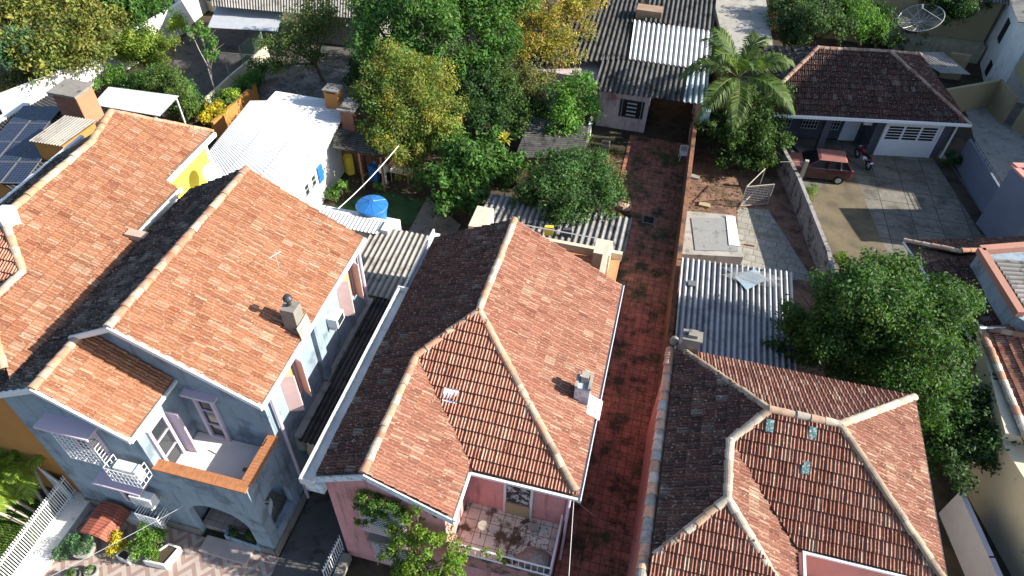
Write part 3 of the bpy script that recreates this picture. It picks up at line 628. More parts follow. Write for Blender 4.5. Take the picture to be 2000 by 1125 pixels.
# ================================================================ YELLOW HOUSE (left)
Y = thing('yellow_house', 'yellow house with weathered orange roof, its eave touching the dark left slope of the blue house', 'house', (-20.5, 15, 0))
wl = MB(); wl.prism([(-22.3, 10.3), (-19.1, 10.3), (-19.1, 9.4), (-17.75, 9.4), (-17.75, 18.05), (-18.85, 18.05), (-18.85, 21.85), (-22.3, 20.0)], 0, 7.55)
wl.build('wall', YELLOW, Y)
ow = MB(); ow.box(-22, 8.75, 0, -17.95, 9.38, 6.9); ow.build('front_wall', OCHRE, Y)
sY, zr = .533, 9.35
pl = [([(-17.6, 18.2), (-20.6, 18.2), (-20.6, 13.55), (-19.1, 12.1), (-17.6, 12.1)], (-17.6, 9.0), (0, 1), 7.75, sY, 'warm'),
      ([(-17.1, 15.3), (-17.65, 15.3), (-17.65, 12.1), (-17.1, 12.1)], (-17.6, 9.0), (0, 1), 7.75, sY, 'warm'),
      ([(-17.1, 12.1), (-19.1, 12.1), (-19.1, 10.5), (-17.1, 8.6)], (-17.6, 9.0), (0, 1), 7.75, sY, 'warm'),
      ([(-18.5, 22.15), (-21.35, 20.2), (-20.9, 18.2), (-18.55, 18.2)], (-18.5, 9.0), (0, 1), 7.62, .59, 'warm'),
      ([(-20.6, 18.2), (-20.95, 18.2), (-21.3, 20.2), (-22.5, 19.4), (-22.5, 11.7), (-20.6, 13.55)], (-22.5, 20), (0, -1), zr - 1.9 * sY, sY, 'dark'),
      ([(-20.6, 13.55), (-23.6, 10.55), (-20.55, 10.65), (-19.1, 12.1)], (-23.6, 10.55), (1, 0), zr - 3.0 * sY, sY, 'red'),
      ([(-19.1, 12.1), (-20.6, 10.6), (-20.6, 9.0), (-19.1, 10.5)], (-20.6, 12), (0, -1), 8.55 - 1.5 * sY, sY, 'red'),
      ([(-19.1, 10.5), (-20.6, 9.0), (-17.6, 9.0)], (-20.6, 9.0), (1, 0), 7.75, sY, 'red')]
rf = roof('roof', Y, pl, TILE, 12)
yc = [(.40, .27, .18), (.37, .22, .13), (.40, .32, .24)]
ridge(rf, [((-20.6, 13.5, zr + .04), (-20.62, 18.2, zr + .04))], 10, r=.15, cols=yc)
ridge(rf, [((-20.95, 18.2, 9.1), (-21.35, 20.2, 9.32))], 10, r=.14, cols=yc)
ridge(rf, [((-20.6, 13.5, zr + .04), (-19.1, 12.1, 8.6))], 11, r=.13, cols=yc)
ridge(rf, [((-19.1, 12.1, 8.58), (-19.1, 10.5, 8.58))], 13, r=.13, cols=yc)
ridge(rf, [((-19.1, 10.5, 8.58), (-17.6, 9.0, 7.8))], 14, r=.13, cols=yc)
ridge(rf, [((-21.35, 20.25, 9.3), (-18.5, 22.2, 7.66))], 15, r=.09, cols=[(.42, .18, .1), (.48, .22, .13)], name='verge_tiles')
for bx6 in ((-17.6, 15.4, 7.56, -17.5, 18.25, 7.73), (-18.5, 18.25, 7.42, -18.4, 22.2, 7.6), (-22.66, 11.7, 8.2, -22.52, 19.5, 8.4)): fa = MB(); fa.box(*bx6); fa.build('fascia', WHITE_PLAIN, Y)
fl = MB(); fl.prism([(-20.95, 13.3), (-20.3, 13.15), (-20.1, 13.6), (-20.5, 14.0), (-20.9, 13.9)], zr - .25, zr + .16); fl.build('flashing', WZINC, rf)
cb = MB(); cb.box(-17.75, 15.1, 7.55, -16.95, 15.42, 7.95); cb.build('parapet_end', mat('pinkish_render', (.44, .30, .24), .85), Y)
wb = MB(); wb.box(-17.76, 16.5, 3, -17.70, 18.1, 7.5); wb.box(-17.9, 18.04, 3, -17.7, 18.11, 7.5); wb.build('white_panel', WHITE, Y); wb = MB(); wb.box(-18.86, 21.7, 3, -18.8, 21.88, 7.4); wb.build('corner_trim', WHITE, Y)
# satellite dish
dsh = thing('satellite_dish', 'small white satellite dish on the yellow wall', 'dish', tuple(atx(414, 338, -17.95)))
o_ = OFF[dsh]; mb = MB(); q = Vector((.75, -.45, .5)).to_track_quat('Z', 'Y')
prof = [(0.02, 0), (.25, .03), (.42, .09), (.43, .105), (.25, .05), (.02, .02)]; vs = []; n = 20
for r, z in prof:
    for i in range(n):
        t = 2 * math.pi * i / n; vs.append(o_ + q @ Vector((r * math.cos(t), r * math.sin(t), z)))
mb.add(vs, [(k * n + i, k * n + (i + 1) % n, (k + 1) * n + (i + 1) % n, (k + 1) * n + i) for k in range(len(prof) - 1) for i in range(n)]); mb.build('reflector', WHITE_PLAIN, dsh, True)
mb = MB(); mb.tube(o_ + q @ Vector((0, -.38, .08)), o_ + q @ Vector((0, .0, .5)), .015); mb.box(o_.x - .5, o_.y - .03, o_.z - .05, o_.x, o_.y + .03, o_.z); mb.build('bracket', STEEL, dsh)

# ================================================================ BUILDINGS AROUND
def xy(px, py, z=0.0): p = at(px, py, z); return (p.x, p.y)
# ---- lean-to between the blue and the pink house
L1 = thing('lean_to', 'long corrugated lean-to squeezed between the blue and the pink house, pale at its back end', 'lean-to', (-9.5, 17, 0))
wl = MB(); wl.box(-10.1, 11.6, 0, -8.45, 18.3, 3.25); wl.box(-11.6, 18.3, 0, -8.45, 22.5, 3.25); wl.build('wall', CREAM, L1)
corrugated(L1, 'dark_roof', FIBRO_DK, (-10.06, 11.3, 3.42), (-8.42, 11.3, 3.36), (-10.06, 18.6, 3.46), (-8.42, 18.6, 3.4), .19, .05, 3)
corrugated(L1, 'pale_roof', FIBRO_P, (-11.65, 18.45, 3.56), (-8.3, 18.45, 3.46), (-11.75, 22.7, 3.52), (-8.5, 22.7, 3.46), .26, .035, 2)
lg = MB(); lg.box(-10.28, 13.9, 3.2, -10.08, 18.3, 3.52); lg.box(-10.28, 11.4, 2.6, -10.0, 13.9, 3.48); lg.build('ledge', CONC_L, L1)
gg = MB()
for i in range(10): gg.tube((-9.9 + i * .16, 11.2, .9), (-9.9 + i * .16, 11.2, 2.0), .014, n=4)
for z in (.9, 1.98): gg.bar((-9.9, 11.2, z), (-8.4, 11.2, z), .04)
gg.build('gate', WHITE_PLAIN, L1)
# ---- white block carrying the water tank
K = thing('white_annex', 'white plastered annex with flat top behind the blue house', 'annex', (-13, 21, 0))
wl = MB(); wl.box(-15.5, 18.3, 0, -11.75, 22.9, 3.3); wl.box(-16.2, 22.9, 0, -10.95, 23.15, 3.55); wl.box(-11.3, 22.2, 0, -10.95, 22.9, 3.75); wl.box(-16.2, 23.15, 0, -11.2, 24.2, 2.75); wl.build('wall', WHITE, K)
corrugated(K, 'roof', WZINC, (-16.2, 22.0, 3.62), (-11.3, 22.0, 3.62), (-16.2, 22.88, 3.66), (-11.3, 22.88, 3.66), .18, .02)
ridge(K, [((-13.4, 21.7, 3.42), (-11.4, 21.75, 3.42))], 20, r=.12)
wt = thing('water_tank', 'round blue water tank with ribbed conical lid behind the white annex', 'water tank', (-12.35, 23.75, 2.75))
BLUEP = mat('blue_plastic', (.02, .13, .36), .4, .1, 1.5, bump=0, spec=.4)
mb = MB(); mb.lathe((-12.35, 23.75, 2.75), [(.60, 0), (.64, .4), (.68, .7), (.70, .93), (.60, .95)], 32); mb.build('tank_body', BLUEP, wt, False)
mb = MB(); mb.lathe((-12.35, 23.75, 3.68), [(.74, -.06), (.76, .04), (.73, .10), (.40, .20), (.10, .27), (0.001, .28)], 32)
for i in range(10):
    t = 2 * math.pi * i / 10 + .2; d_ = Vector((math.cos(t), math.sin(t), 0)); c = Vector((-12.35, 23.75, 3.71)); mb.tube(c + d_ * .72 + Vector((0, 0, .07)), c + d_ * .08 + Vector((0, 0, .25)), .022, n=5)
mb.build('tank_lid', BLUEP, wt, False)
# ---- white roofed outbuilding
W = thing('white_outbuilding', 'outbuilding with white corrugated roof and bright white wall behind the yellow house', 'outbuilding', (-20, 27, 0))
wl = MB(); wl.box(-22.0, 19.8, 0, -17.2, 32.6, 3.2); wl.build('wall', WHITE, W)
corrugated(W, 'roof', WZINC, tuple(at(405, 300, 3.5)), tuple(at(488, 198, 3.5)), (-17.0, 20.5, 3.3), (-17.0, 33.0, 3.3), .22, .02, 3)
c0 = at(505, 375, 3.3)
for i, y in enumerate((26.9, 26.1)):
    wo = opening(W, 'x', y - .22, y + .22, 1.5, 2.2, -17.2, STEEL, GLASS, .05, .05, (0, 1), 'louvre', 1)
t1 = MB(); t1.box(-17.19, 27.4, 1.3, -17.1, 27.9, 2.3); one('hanging_towel', t1, BLUEP, 'blue towel hanging on the white wall', 'towel')
och = thing('ochre_chimney', 'square ochre chimney with dark slab cap at the back of the white roof', 'chimney', tuple(at(655, 205, 3.4)))
c = OFF[och]; mb = MB(); mb.box(c.x - .4, c.y - .35, 3.0, c.x + .4, c.y + .35, 4.3); mb.build('stack', OCHRE, och)
mb = MB(); mb.box(c.x - .46, c.y - .4, 4.42, c.x + .46, c.y + .4, 4.5)
for sx in (-1, 1):
    for sy in (-1, 1): mb.box(c.x + sx * .34 - .06, c.y + sy * .29 - .06, 4.3, c.x + sx * .34 + .06, c.y + sy * .29 + .06, 4.42)
mb.build('cap', CONC, och)
BRICK = brickmat('brick', (0.216, 0.078, 0.045), (0.168, 0.057, 0.033), (0.156, 0.12, 0.096), .22, .075, .012, plane='wall', dirt=(0.036, 0.027, 0.021), dirtc=(1.5, .6, .75))
och = thing('brick_chimney', 'tapered red brick chimney on the dark lean-to roof', 'chimney', tuple(at(686, 252, 2.7)))
c = OFF[och]; mb = MB(); mb.prism([(c.x - .36, c.y - .3), (c.x + .36, c.y - .3), (c.x + .36, c.y + .4), (c.x - .36, c.y + .4)], 2.3, 4.0); mb.build('stack', BRICK, och)
mb = MB(); mb.box(c.x - .5, c.y - .42, 4.0, c.x + .5, c.y + .5, 4.1); mb.box(c.x - .3, c.y - .25, 4.1, c.x + .3, c.y + .3, 4.25); mb.build('cap', CONC, och)
# ---- open shed beside it
D = thing('open_shed', 'low open shed with dark corrugated roof beside the white wall', 'shed', (-15.5, 30, 0))
corrugated(D, 'roof', FIBRO_DK, tuple(at(650, 290, 2.7)), tuple(at(655, 243, 2.9)), tuple(at(745, 308, 2.5)), tuple(at(765, 250, 2.7)), .18, .025, 2)
mb = MB(); a = at(745, 306, 2.45)
for (px, py) in ((742, 304), (700, 298)): q_ = at(px, py, 2.45); mb.box(q_.x - .05, q_.y, 0, q_.x + .05, q_.y + .1, 2.45)
mb.build('post', WOOD, D)
q0, q1 = at(655, 258, 2.7), at(765, 260, 2.6); mb = MB(); mb.prism([(q0.x, q0.y), (q1.x, q1.y), (q1.x, q1.y + .15), (q0.x, q0.y + .15)], 0, 2.5); mb.build('back_wall', BRICK, D)
for (px, py, nm, lab, mt, ht) in ((685, 318, 'yellow_sheet', 'yellow cloth hanging under the open shed roof', YELLOW, 1.3), (708, 315, 'brick_pile', 'stack of red bricks under the open shed roof', BRICK, 1.2), (733, 330, 'blue_tarp', 'crumpled blue tarpaulin at the shed corner', BLUEP, 1.1)):
    c = at(px, py + 20, 0); mb = MB(); r_ = random.Random(px); n = 8
    pts = [(c.x + .38 * math.cos(2 * math.pi * i / n) * r_.uniform(.6, 1.1), c.y + .25 * math.sin(2 * math.pi * i / n) * r_.uniform(.6, 1.1)) for i in range(n)]
    mb.prism(pts, 0, [ht * r_.uniform(.75, 1) for _ in pts]); one(nm, mb, mt, lab, nm.split('_')[1])
# ---- solar roof, box roof, big chimney, awning on the left
SO = thing('solar_shed', 'dark roofed shed carrying the solar panels beyond the yellow house', 'shed', (-28, 22, 0))
zs = 3.2
q = [at(*p, zs) for p in ((100, 182), (240, 240), (95, 420), (-90, 292))]
wl = MB(); wl.prism([(p.x, p.y) for p in q], 0, zs - .15); wl.build('wall', OCHRE, SO)
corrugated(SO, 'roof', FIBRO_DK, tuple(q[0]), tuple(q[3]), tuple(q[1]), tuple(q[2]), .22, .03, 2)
d = (q[0] - q[3]).normalized(); n_ = Vector((-d.y, d.x, 0))
fa = MB(); a, b = q[3] - d * .1, q[0] + d * .3
fa.prism([(a.x, a.y), (b.x, b.y), (b.x + n_.x * .45, b.y + n_.y * .45), (a.x + n_.x * .45, a.y + n_.y * .45)], zs - .1, zs + .1); fa.build('eave_gutter', WZINC, SO)
SOL = brickmat('solar_cells', (.010, .016, .035), (.012, .019, .042), (.09, .10, .13), .16, .16, .006, rough=.15, offset=0, var=.05, bump=0)
e1 = (at(0, 320, zs) - at(90, 212, zs)); e1.z = 0; e1 = -e1.normalized(); e2 = Vector((e1.y, -e1.x, 0))
o0 = at(48, 204, zs + .18)
mS = SOL.node_tree; mpn = [n for n in mS.nodes if n.type == 'MAPPING'][0]; mpn.inputs['Rotation'].default_value = (0, 0, -math.atan2(e1.y, e1.x))
mat_fr = mat('panel_frame', (.16, .165, .17), .5, .05, metal=.3, bump=0)
for i in range(4):
    for j in range(3):
        if (i, j) == (0, 2): continue
        p = o0 - e1 * (1.02 * 1.0 + i * 1.75) + e2 * (j * 1.08) + e1 * .9
        mb = MB(); A = [p, p - e1 * 1.70, p - e1 * 1.70 + e2 * 1.03, p + e2 * 1.03]
        mb.slab(A[::-1] if (A[1] - A[0]).cross(A[2] - A[0]).z < 0 else A, .04); pan = mb.build('solar_panel', mat_fr, SO)
        A = [x + Vector((0, 0, .006)) for x in (p - e1 * .03 + e2 * .03, p - e1 * 1.67 + e2 * .03, p - e1 * 1.67 + e2 * 1.0, p - e1 * .03 + e2 * 1.0)]
        mb = MB(); mb.slab(A[::-1] if (A[1] - A[0]).cross(A[2] - A[0]).z < 0 else A, .005); mb.build('cells', SOL, pan)
BX = thing('box_room', 'ochre box room with pale corrugated roof against the yellow house', 'outbuilding', tuple(at(130, 300, 3)))
q = [at(*p, 4.4) for p in ((128, 226), (190, 236), (120, 286), (57, 276))]
cx_ = sum((Vector(p) for p in q), Vector()) / 4
wl = MB(); wl.prism([((p.x - cx_.x) * .9 + cx_.x, (p.y - cx_.y) * .9 + cx_.y) for p in q], 0, 4.3); wl.build('wall', OCHRE, BX)
corrugated(BX, 'roof', FIBRO_P, tuple(q[0]), tuple(q[1]), tuple(q[3]), tuple(q[2]), .17, .03, 1)
c = at(160, 232, 3.4); bc = thing('barbecue_chimney', 'broad brick chimney with flat slab on top beside the solar panels', 'chimney', (c.x, c.y, 0))
mb = MB(); mb.box(c.x - .75, c.y - .4, 0, c.x + .65, c.y + .9, 5.0); mb.build('stack', BRICK, bc)
mb = MB(); mb.box(c.x - .95, c.y - .5, 5.0, c.x + .75, c.y + 1.0, 5.13); mb.build('cap', CONC, bc)
mb = MB(); mb.box(c.x + .65, c.y - .38, 3.0, c.x + .67, c.y + .88, 5.0); mb.build('side_render', mat('orange_render', (.34, .15, .085), .85, .12), bc)
AW = thing('white_awning', 'white corrugated awning behind the broad brick chimney', 'awning', tuple(at(290, 215, 0)))
q = [at(*p, 2.9) for p in ((212, 170), (350, 188), (312, 228), (180, 205))]
corrugated(AW, 'roof', WZINC, tuple(q[1]), tuple(q[2]), tuple(q[0]), tuple(q[3]), .16, .015, 2)
mb = MB()
for p in q[1:3]: mb.box(p.x - .3, p.y - .04, 0, p.x - .22, p.y + .04, 2.85)
mb.build('post', WHITE_PLAIN, AW)
# ---- white boundary wall top left, house behind
WW = MB(); p = [xy(35, 230, 0), xy(165, 187, 0), xy(300, 82, 0), xy(345, 42, 0)]
def wall_line(pts, th, z0, z1):
    m = MB()
    for a, b in zip(pts[:-1], pts[1:]):
        a, b = Vector((*a, 0)), Vector((*b, 0)); d = (b - a).normalized(); n = Vector((-d.y, d.x, 0)) * th / 2; b = b + d * th * .3
        zz = z1 if not hasattr(z1, '__len__') else z1
        m.prism([(a.x - n.x, a.y - n.y), (b.x - n.x, b.y - n.y), (b.x + n.x, b.y + n.y), (a.x + n.x, a.y + n.y)], z0, zz)
    return m
one('white_boundary_wall', wall_line([xy(20, 248), xy(165, 188), xy(318, 90), (-35.6, 43.6)], .25, 0, 2.1), WHITE, 'tall white boundary wall below the yellowish tree', 'wall')
one('white_garden_wall', wall_line([(-35.9, 43.6), (-36.2, 50)], .3, 0, 3.2), WHITE, 'high white wall piece beside the cream house', 'wall')
CH = thing('cream_house', 'cream house with barred window and sheet metal awning at the top of the photo', 'house', (-33, 49, 0))
wl = MB(); wl.prism([(-37.5, 47.2), (-33.6, 46.2), (-26, 47.8), (-26, 56), (-37.5, 56)], 0, 3.6); wl.build('wall', CREAM, CH)
a, b = Vector((-36.4, 46.9, 0)), Vector((-34.9, 46.52, 0)); g_ = MB(); g_.prism([(a.x, a.y - .08), (b.x, b.y - .08), (b.x, b.y), (a.x, a.y)], .9, 2.4)
wn = g_.build('window', GLASS, CH); g_ = MB()
for i in range(7): t = i / 6; pp = a.lerp(b, t); g_.tube((pp.x, pp.y - .14, .85), (pp.x, pp.y - .14, 2.45), .022, n=4)
for z in (.87, 1.4, 1.9, 2.43): g_.tube((a.x, a.y - .14, z), (b.x, b.y - .14, z), .022, n=4)
g_.build('grille', WHITE_PLAIN, wn)
corrugated(CH, 'awning', ZINC, tuple(at(425, 8, 3.0)), tuple(at(405, 54, 2.7)), tuple(at(556, 10, 3.0)), tuple(at(542, 62, 2.7)), .16, .02, 1)
corrugated(CH, 'roof', FIBRO_P, tuple(at(415, 12, 3.5)), tuple(at(715, 38, 3.3)), tuple(at(405, -60, 4.6)), tuple(at(720, -60, 4.6)), .2, .03, 2)
wl = MB(); q0, q1 = at(560, 60, 2.5), at(715, 60, 2.5); wl.prism([(q0.x, 44.5), (q1.x, 44.6), (q1.x, 47), (q0.x, 47)], 0, 3.0); wl.build('back_wall', CONC, CH)
ground('concrete_yard', [xy(335, 150), xy(395, 235), xy(520, 100), xy(700, 120), xy(690, 40), xy(420, 40), xy(345, 80)], .01, ASPH)
ground('back_yard_paving', [xy(505, 195), xy(690, 195), xy(730, 120), xy(520, 100)], .014, mat('worn_concrete', (0.162, 0.156, 0.15), .95, .25, .8, col2=(0.078, 0.075, 0.072), c2=(.9, .45, .6)))
one('low_garden_wall', wall_line([xy(385, 238), xy(455, 172), xy(525, 112)], .14, 0, .9), CREAM, 'thin pale garden wall beside the dark hedge', 'wall')
one('ochre_yard_wall', wall_line([xy(425, 275), xy(505, 200)], .2, 0, 1.3), OCHRE, 'low ochre wall along the side of the white corrugated roof', 'wall')
cf = thing('chain_link_fence', 'green chain link fence above the pale garden wall', 'fence', tuple(at(500, 140)))
mb = MB()
for (px, py) in ((425, 195), (455, 172), (482, 148), (520, 112)):
    c = at(px, py); mb.tube(c, (c.x, c.y, 2.2), .03, n=5)
mb.build('post', PALEBARK, cf)
mb = MB(); a, b = at(480, 150), at(522, 112)
for i in range(26):
    t = i / 25; p = a.lerp(b, t); p2 = a.lerp(b, min(1, t + .18)); p3 = a.lerp(b, max(0, t - .18)); mb.tube((p.x, p.y, .9), (p2.x, p2.y, 2.2), .01, n=3); mb.tube((p.x, p.y, .9), (p3.x, p3.y, 2.2), .01, n=3)
mb.build('mesh', mat('green_wire', (.12, .2, .15), .6, 0, bump=0), cf)

# ---- corrugated workshop at the end of the driveway
C = thing('corrugated_workshop', 'long workshop with corrugated roof and open carport at the end of the driveway', 'workshop', (-.5, 44, 0))
fl_ = at(1160, 182, 2.75); fr_ = at(1378, 198, 2.75)
wl = MB(); wl.box(-3.9, 39.4, 0, -.8, 52, 2.75); wl.box(2.0, 39.6, 0, 2.3, 52, 2.75); wl.box(-.8, 46, 0, 2.0, 52, 2.75); wl.box(-8.2, 40.5, 0, -3.9, 52, 2.6)
wl.build('wall', mat('stained_pink_white', (0.42, 0.345, 0.352), .9, .15, 1, streak=(0.225, 0.105, 0.112), streakf=.7, col2=(0.247, 0.128, 0.128), c2=(1.2, .55, .7)), C)
wo = opening(C, 'y', -2.55, -1.05, .95, 2.15, 39.4, IRON, DARK, .06, .05, (2, 0)); g_ = MB()
for i in range(4): z = 1.1 + i * .27; g_.box(-2.1, 39.32, z, -1.5, 39.36, z + .08)
for x in (-2.4, -1.2): g_.tube((x, 39.3, .95), (x, 39.3, 2.15), .015, n=4)
g_.build('bars', STEEL, wo)
WHITE_COR = mat('whitewashed_sheet', (.62, .61, .58), .8, .1, 1, col2=(.4, .39, .36), c2=(1.5, .58, .72), bump=.1, attrmul=True)
ym, yb = 42.0, 46.5
corrugated(C, 'front_roof', FIBRO_DK, (-4.2, 38.7, 2.86), (1.15, 38.9, 2.86), (-4.2, 42.3, 3.3), (1.15, 42.3, 3.3), .32, .065, 1)
corrugated(C, 'side_sheet', mat('bluish_sheet', (.34, .40, .43), .8, .12, 1, col2=(.2, .22, .23), c2=(2, .55, .7), attrmul=True), (1.17, 38.9, 2.84), (2.55, 39.0, 2.84), (1.17, 42.3, 3.28), (2.4, 42.3, 3.28), .32, .065, 1)
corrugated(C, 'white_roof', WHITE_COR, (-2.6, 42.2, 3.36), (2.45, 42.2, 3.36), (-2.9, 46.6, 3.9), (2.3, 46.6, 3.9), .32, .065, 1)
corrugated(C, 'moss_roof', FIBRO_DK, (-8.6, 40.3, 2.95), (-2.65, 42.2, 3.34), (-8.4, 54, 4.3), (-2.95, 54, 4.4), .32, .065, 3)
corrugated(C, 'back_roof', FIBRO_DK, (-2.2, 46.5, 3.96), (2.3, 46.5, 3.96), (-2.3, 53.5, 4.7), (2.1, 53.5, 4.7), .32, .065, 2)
b_ = MB(); b_.box(-2.9, 47.0, 3.6, -1.2, 48.0, 4.45); b_.build('roof_hatch', mat('old_board', (.22, .15, .1), .9, .3), C)
pp = MB(); pp.box(2.0, 39.05, 0, 2.3, 39.35, 2.8); pp.build('post', PINK2, C)
bx_ = MB(); bx_.box(2.35, 38.6, 1.9, 2.85, 39.0, 2.6); bx_.build('tank_box', mat('pale_blue_box', (.42, .55, .62), .6), C)
WB = thing('white_roof_house', 'house with pale flat roof behind the palm', 'house', (5, 52, 0))
q = [at(*p, 3.2) for p in ((1395, 0), (1490, -30), (1510, 100), (1420, 108))]
wl = MB(); wl.prism([(p.x, p.y) for p in q], 0, 3.1); wl.build('wall', BEIGE, WB); rf_ = MB(); rf_.prism([((p.x - 5) * 1.03 + 5, p.y + (.15 if p.y > 48 else -.15)) for p in q], 3.1, 3.25); rf_.build('roof', CONC_L, WB)

# ---- sheds behind the pink house
S1 = thing('grey_shed_roof', 'wide shed with grey corrugated roof directly behind the pink house', 'shed', (-4, 26, 0))
wl = MB(); wl.box(-7.4, 24.9, 0, -.6, 27.1, 2.35); wl.build('wall', CREAM, S1)
corrugated(S1, 'roof', FIBRO, (-7.7, 24.75, 2.55), (-.38, 24.75, 2.55), (-7.5, 27.4, 2.75), (-.36, 27.4, 2.75), .30, .05, 1)
S2 = thing('slatted_shed', 'old shed with patchy corrugated roof under the leafy trees', 'shed', (-6, 33, 0))
q = [at(*p, 2.3) for p in ((1035, 232), (1150, 240), (1140, 312), (1005, 308))]
wl = MB(); wl.prism([((p.x + 5.7) * .92 - 5.7, (p.y - 34) * .92 + 34) for p in q], 0, 2.15); wl.build('wall', WOOD, S2)
corrugated(S2, 'roof', FIBRO_DK, tuple(q[0]), tuple(q[3]), tuple(q[1]), tuple(q[2]), .2, .03, 2)
one('white_gate_panel', wall_line([xy(1130, 330), xy(1152, 262)], .12, 0, 1.3), WHITE, 'white painted panel wall beside the patchy shed', 'wall')

# ---- driveway wall, yard to the right of the driveway
dw = wall_line([(2.28, 17.46), (2.22, 26), (2.14, 38.5)], .22, 0, 1.9)
one('driveway_wall', dw, brickmat('old_brick_wall', (0.198, 0.09, 0.048), (0.15, 0.066, 0.036), (0.12, 0.09, 0.066), .24, .08, .012, plane='wall', dirt=(0.03, 0.024, 0.018), dirtc=(1.2, .5, .65)), 'long brick wall along the right side of the red driveway', 'wall')
ground('side_yard', [(2.45, 19), (9.9, 19), (10.3, 29.3), (7.0, 40), (2.4, 38.5)], -.0, RSOIL)
ground('yard_slabs', [xy(1440, 405), xy(1500, 410), xy(1590, 550), xy(1455, 540), xy(1440, 500)], .012, brickmat('pale_slabs', (0.264, 0.252, 0.216), (0.216, 0.204, 0.174), (0.12, 0.108, 0.084), .55, .5, .02, offset=.3, var=.2, dirt=(0.15, 0.132, 0.096), dirtc=(1, .5, .65), rot=.1))
CT = thing('concrete_cistern', 'low concrete cistern with loose sheets on top in the side yard', 'cistern', tuple(at(1390, 455)))
q = [at(*p, .75) for p in ((1340, 412), (1432, 420), (1452, 502), (1330, 496))]
mb = MB(); mb.prism([(p.x, p.y) for p in q], 0, .75); mb.build('block', CONC_L, CT)
q = [at(*p, .8) for p in ((1350, 425), (1425, 425), (1442, 490), (1358, 488))]; mb = MB(); mb.prism([(p.x, p.y) for p in q], .755, .79); mb.build('cover_sheet', mat('grey_board', (.21, .215, .21), .85, .2, 2, col2=(.12, .12, .115), c2=(2, .5, .68)), CT)
q = [at(*p, .84) for p in ((1418, 421), (1436, 422), (1445, 480), (1424, 478))]; mb = MB(); mb.prism([(p.x, p.y) for p in q], .80, .83); mb.build('white_sheet', WHITE, CT)
YR = thing('yard_roof', 'broad corrugated roof over the side yard, half in tree shade', 'shed', (4.6, 22.5, 0))
corrugated(YR, 'roof', mat('silver_fibre', (.34, .34, .345), .85, .2, 2, col2=(.22, .22, .22), c2=(1.5, .52, .68), col3=(.33, .33, .33), c3=(6, .6, .7), bump=.2, attrmul=True), (1.98 + .45, 19.2, 2.55), (7.3, 19.2, 2.55), (2.3, 25.6, 2.4), (7.3, 26.0, 2.4), .25, .07, 2)
mb = MB()
for (x, y) in ((2.6, 19.5), (7.1, 19.5), (2.6, 25.4), (7.1, 25.7)): mb.box(x - .07, y - .07, 0, x + .07, y + .07, 2.36)
mb.build('post', WOOD, YR); mb = MB(); mb.box(2.6, 19.4, 0, 7.2, 19.55, 2.35); mb.build('back_wall', CONC, YR)
NET = mat('white_net', (.55, .56, .55), .8, .1)
def flat_net(px, label, sz, seed):
    c = at(*px, 2.62); mb = MB(); r_ = random.Random(seed)
    for i in range(18):
        t = (i / 17 - .5) * sz; mb.tube((c.x + t - .3 * sz, c.y - .3 * sz + abs(t) * .3, c.z - .02), (c.x + t + .3 * sz, c.y + .3 * sz - abs(t) * .3, c.z - .02), .008, n=3)
        mb.tube((c.x + t + .3 * sz, c.y - .3 * sz + abs(t) * .3, c.z - .01), (c.x + t - .3 * sz, c.y + .3 * sz - abs(t) * .3, c.z - .01), .008, n=3)
    one('bird_net', mb, NET, label, 'net')
flat_net((1470, 540), 'white wire netting lying on the corrugated yard roof', 1.7, 1)
pc = MB(); q = [at(*p, 2.56) for p in ((1435, 540), (1475, 525), (1498, 545), (1458, 566))]; pc.prism([(p.x, p.y) for p in q], 2.53, 2.56); one('clear_sheet', pc, mat('bluish_plastic_sheet', (.22, .29, .34), .3, .1), 'bluish plastic sheet lying on the corrugated yard roof', 'sheet')
pc = MB(); c = at(1352, 552, 2.6); pc.box(c.x - .17, c.y - .17, 2.52, c.x + .17, c.y + .17, 2.58); one('roof_patch', pc, mat('lead_patch', (.10, .11, .12), .7), 'small dark square patch on the corrugated yard roof', 'patch')
# chipped plaster wall between side yard and car yard
RW = mat('chipped_plaster_wall', (0.24, 0.228, 0.222), .95, .2, 1.5, col2=(0.06, 0.051, 0.042), c2=(1.6, .48, .62), col3=(0.132, 0.12, 0.102), c3=(5, .55, .7), streak=(0.048, 0.042, 0.036), streakf=.6, bump=.4)
rw = wall_line([xy(1505, 305), xy(1545, 385), xy(1600, 530), (9.6, 27.5)], .2, 0, 1.45)
one('chipped_wall', rw, RW, 'wall of chipped grey plaster between the side yard and the car yard', 'wall')
# wire gate
WG = thing('wire_gate', 'pale wire gate standing open beside the chipped wall', 'gate', tuple(at(1445, 405)))
mb = MB(); a = at(1445, 405); b = at(1498, 400); a2 = at(1480, 372, 0); h = 1.45
for p in (a, b, a2): mb.tube(p, (p.x, p.y, h), .03, n=5)
for z in (.1, h): mb.tube((a.x, a.y, z), (b.x, b.y, z), .03, n=5); mb.tube((a.x, a.y, z), (a2.x, a2.y, z + .1), .03, n=5)
mb.build('frame', PALEBARK, WG); mb = MB()
for i in range(11): z = .15 + i * .12; mb.tube((a.x, a.y, z), (b.x, b.y, z), .008, n=3)
for i in range(8): p = a.lerp(b, i / 7); mb.tube((p.x, p.y, .1), (p.x, p.y, h), .008, n=3)
mb.build('mesh', STEEL, WG)
mb = MB(); c = at(1553, 375, 0); mb.tube((c.x - 1.4, c.y - .1, 1.9), (c.x, c.y, 2.1), .025); mb.box(c.x - .1, c.y - .1, 0, c.x + .1, c.y + .1, 2.2); one('gate_post', mb, PALEBARK, 'pale post with rail at the kink of the chipped wall', 'post')

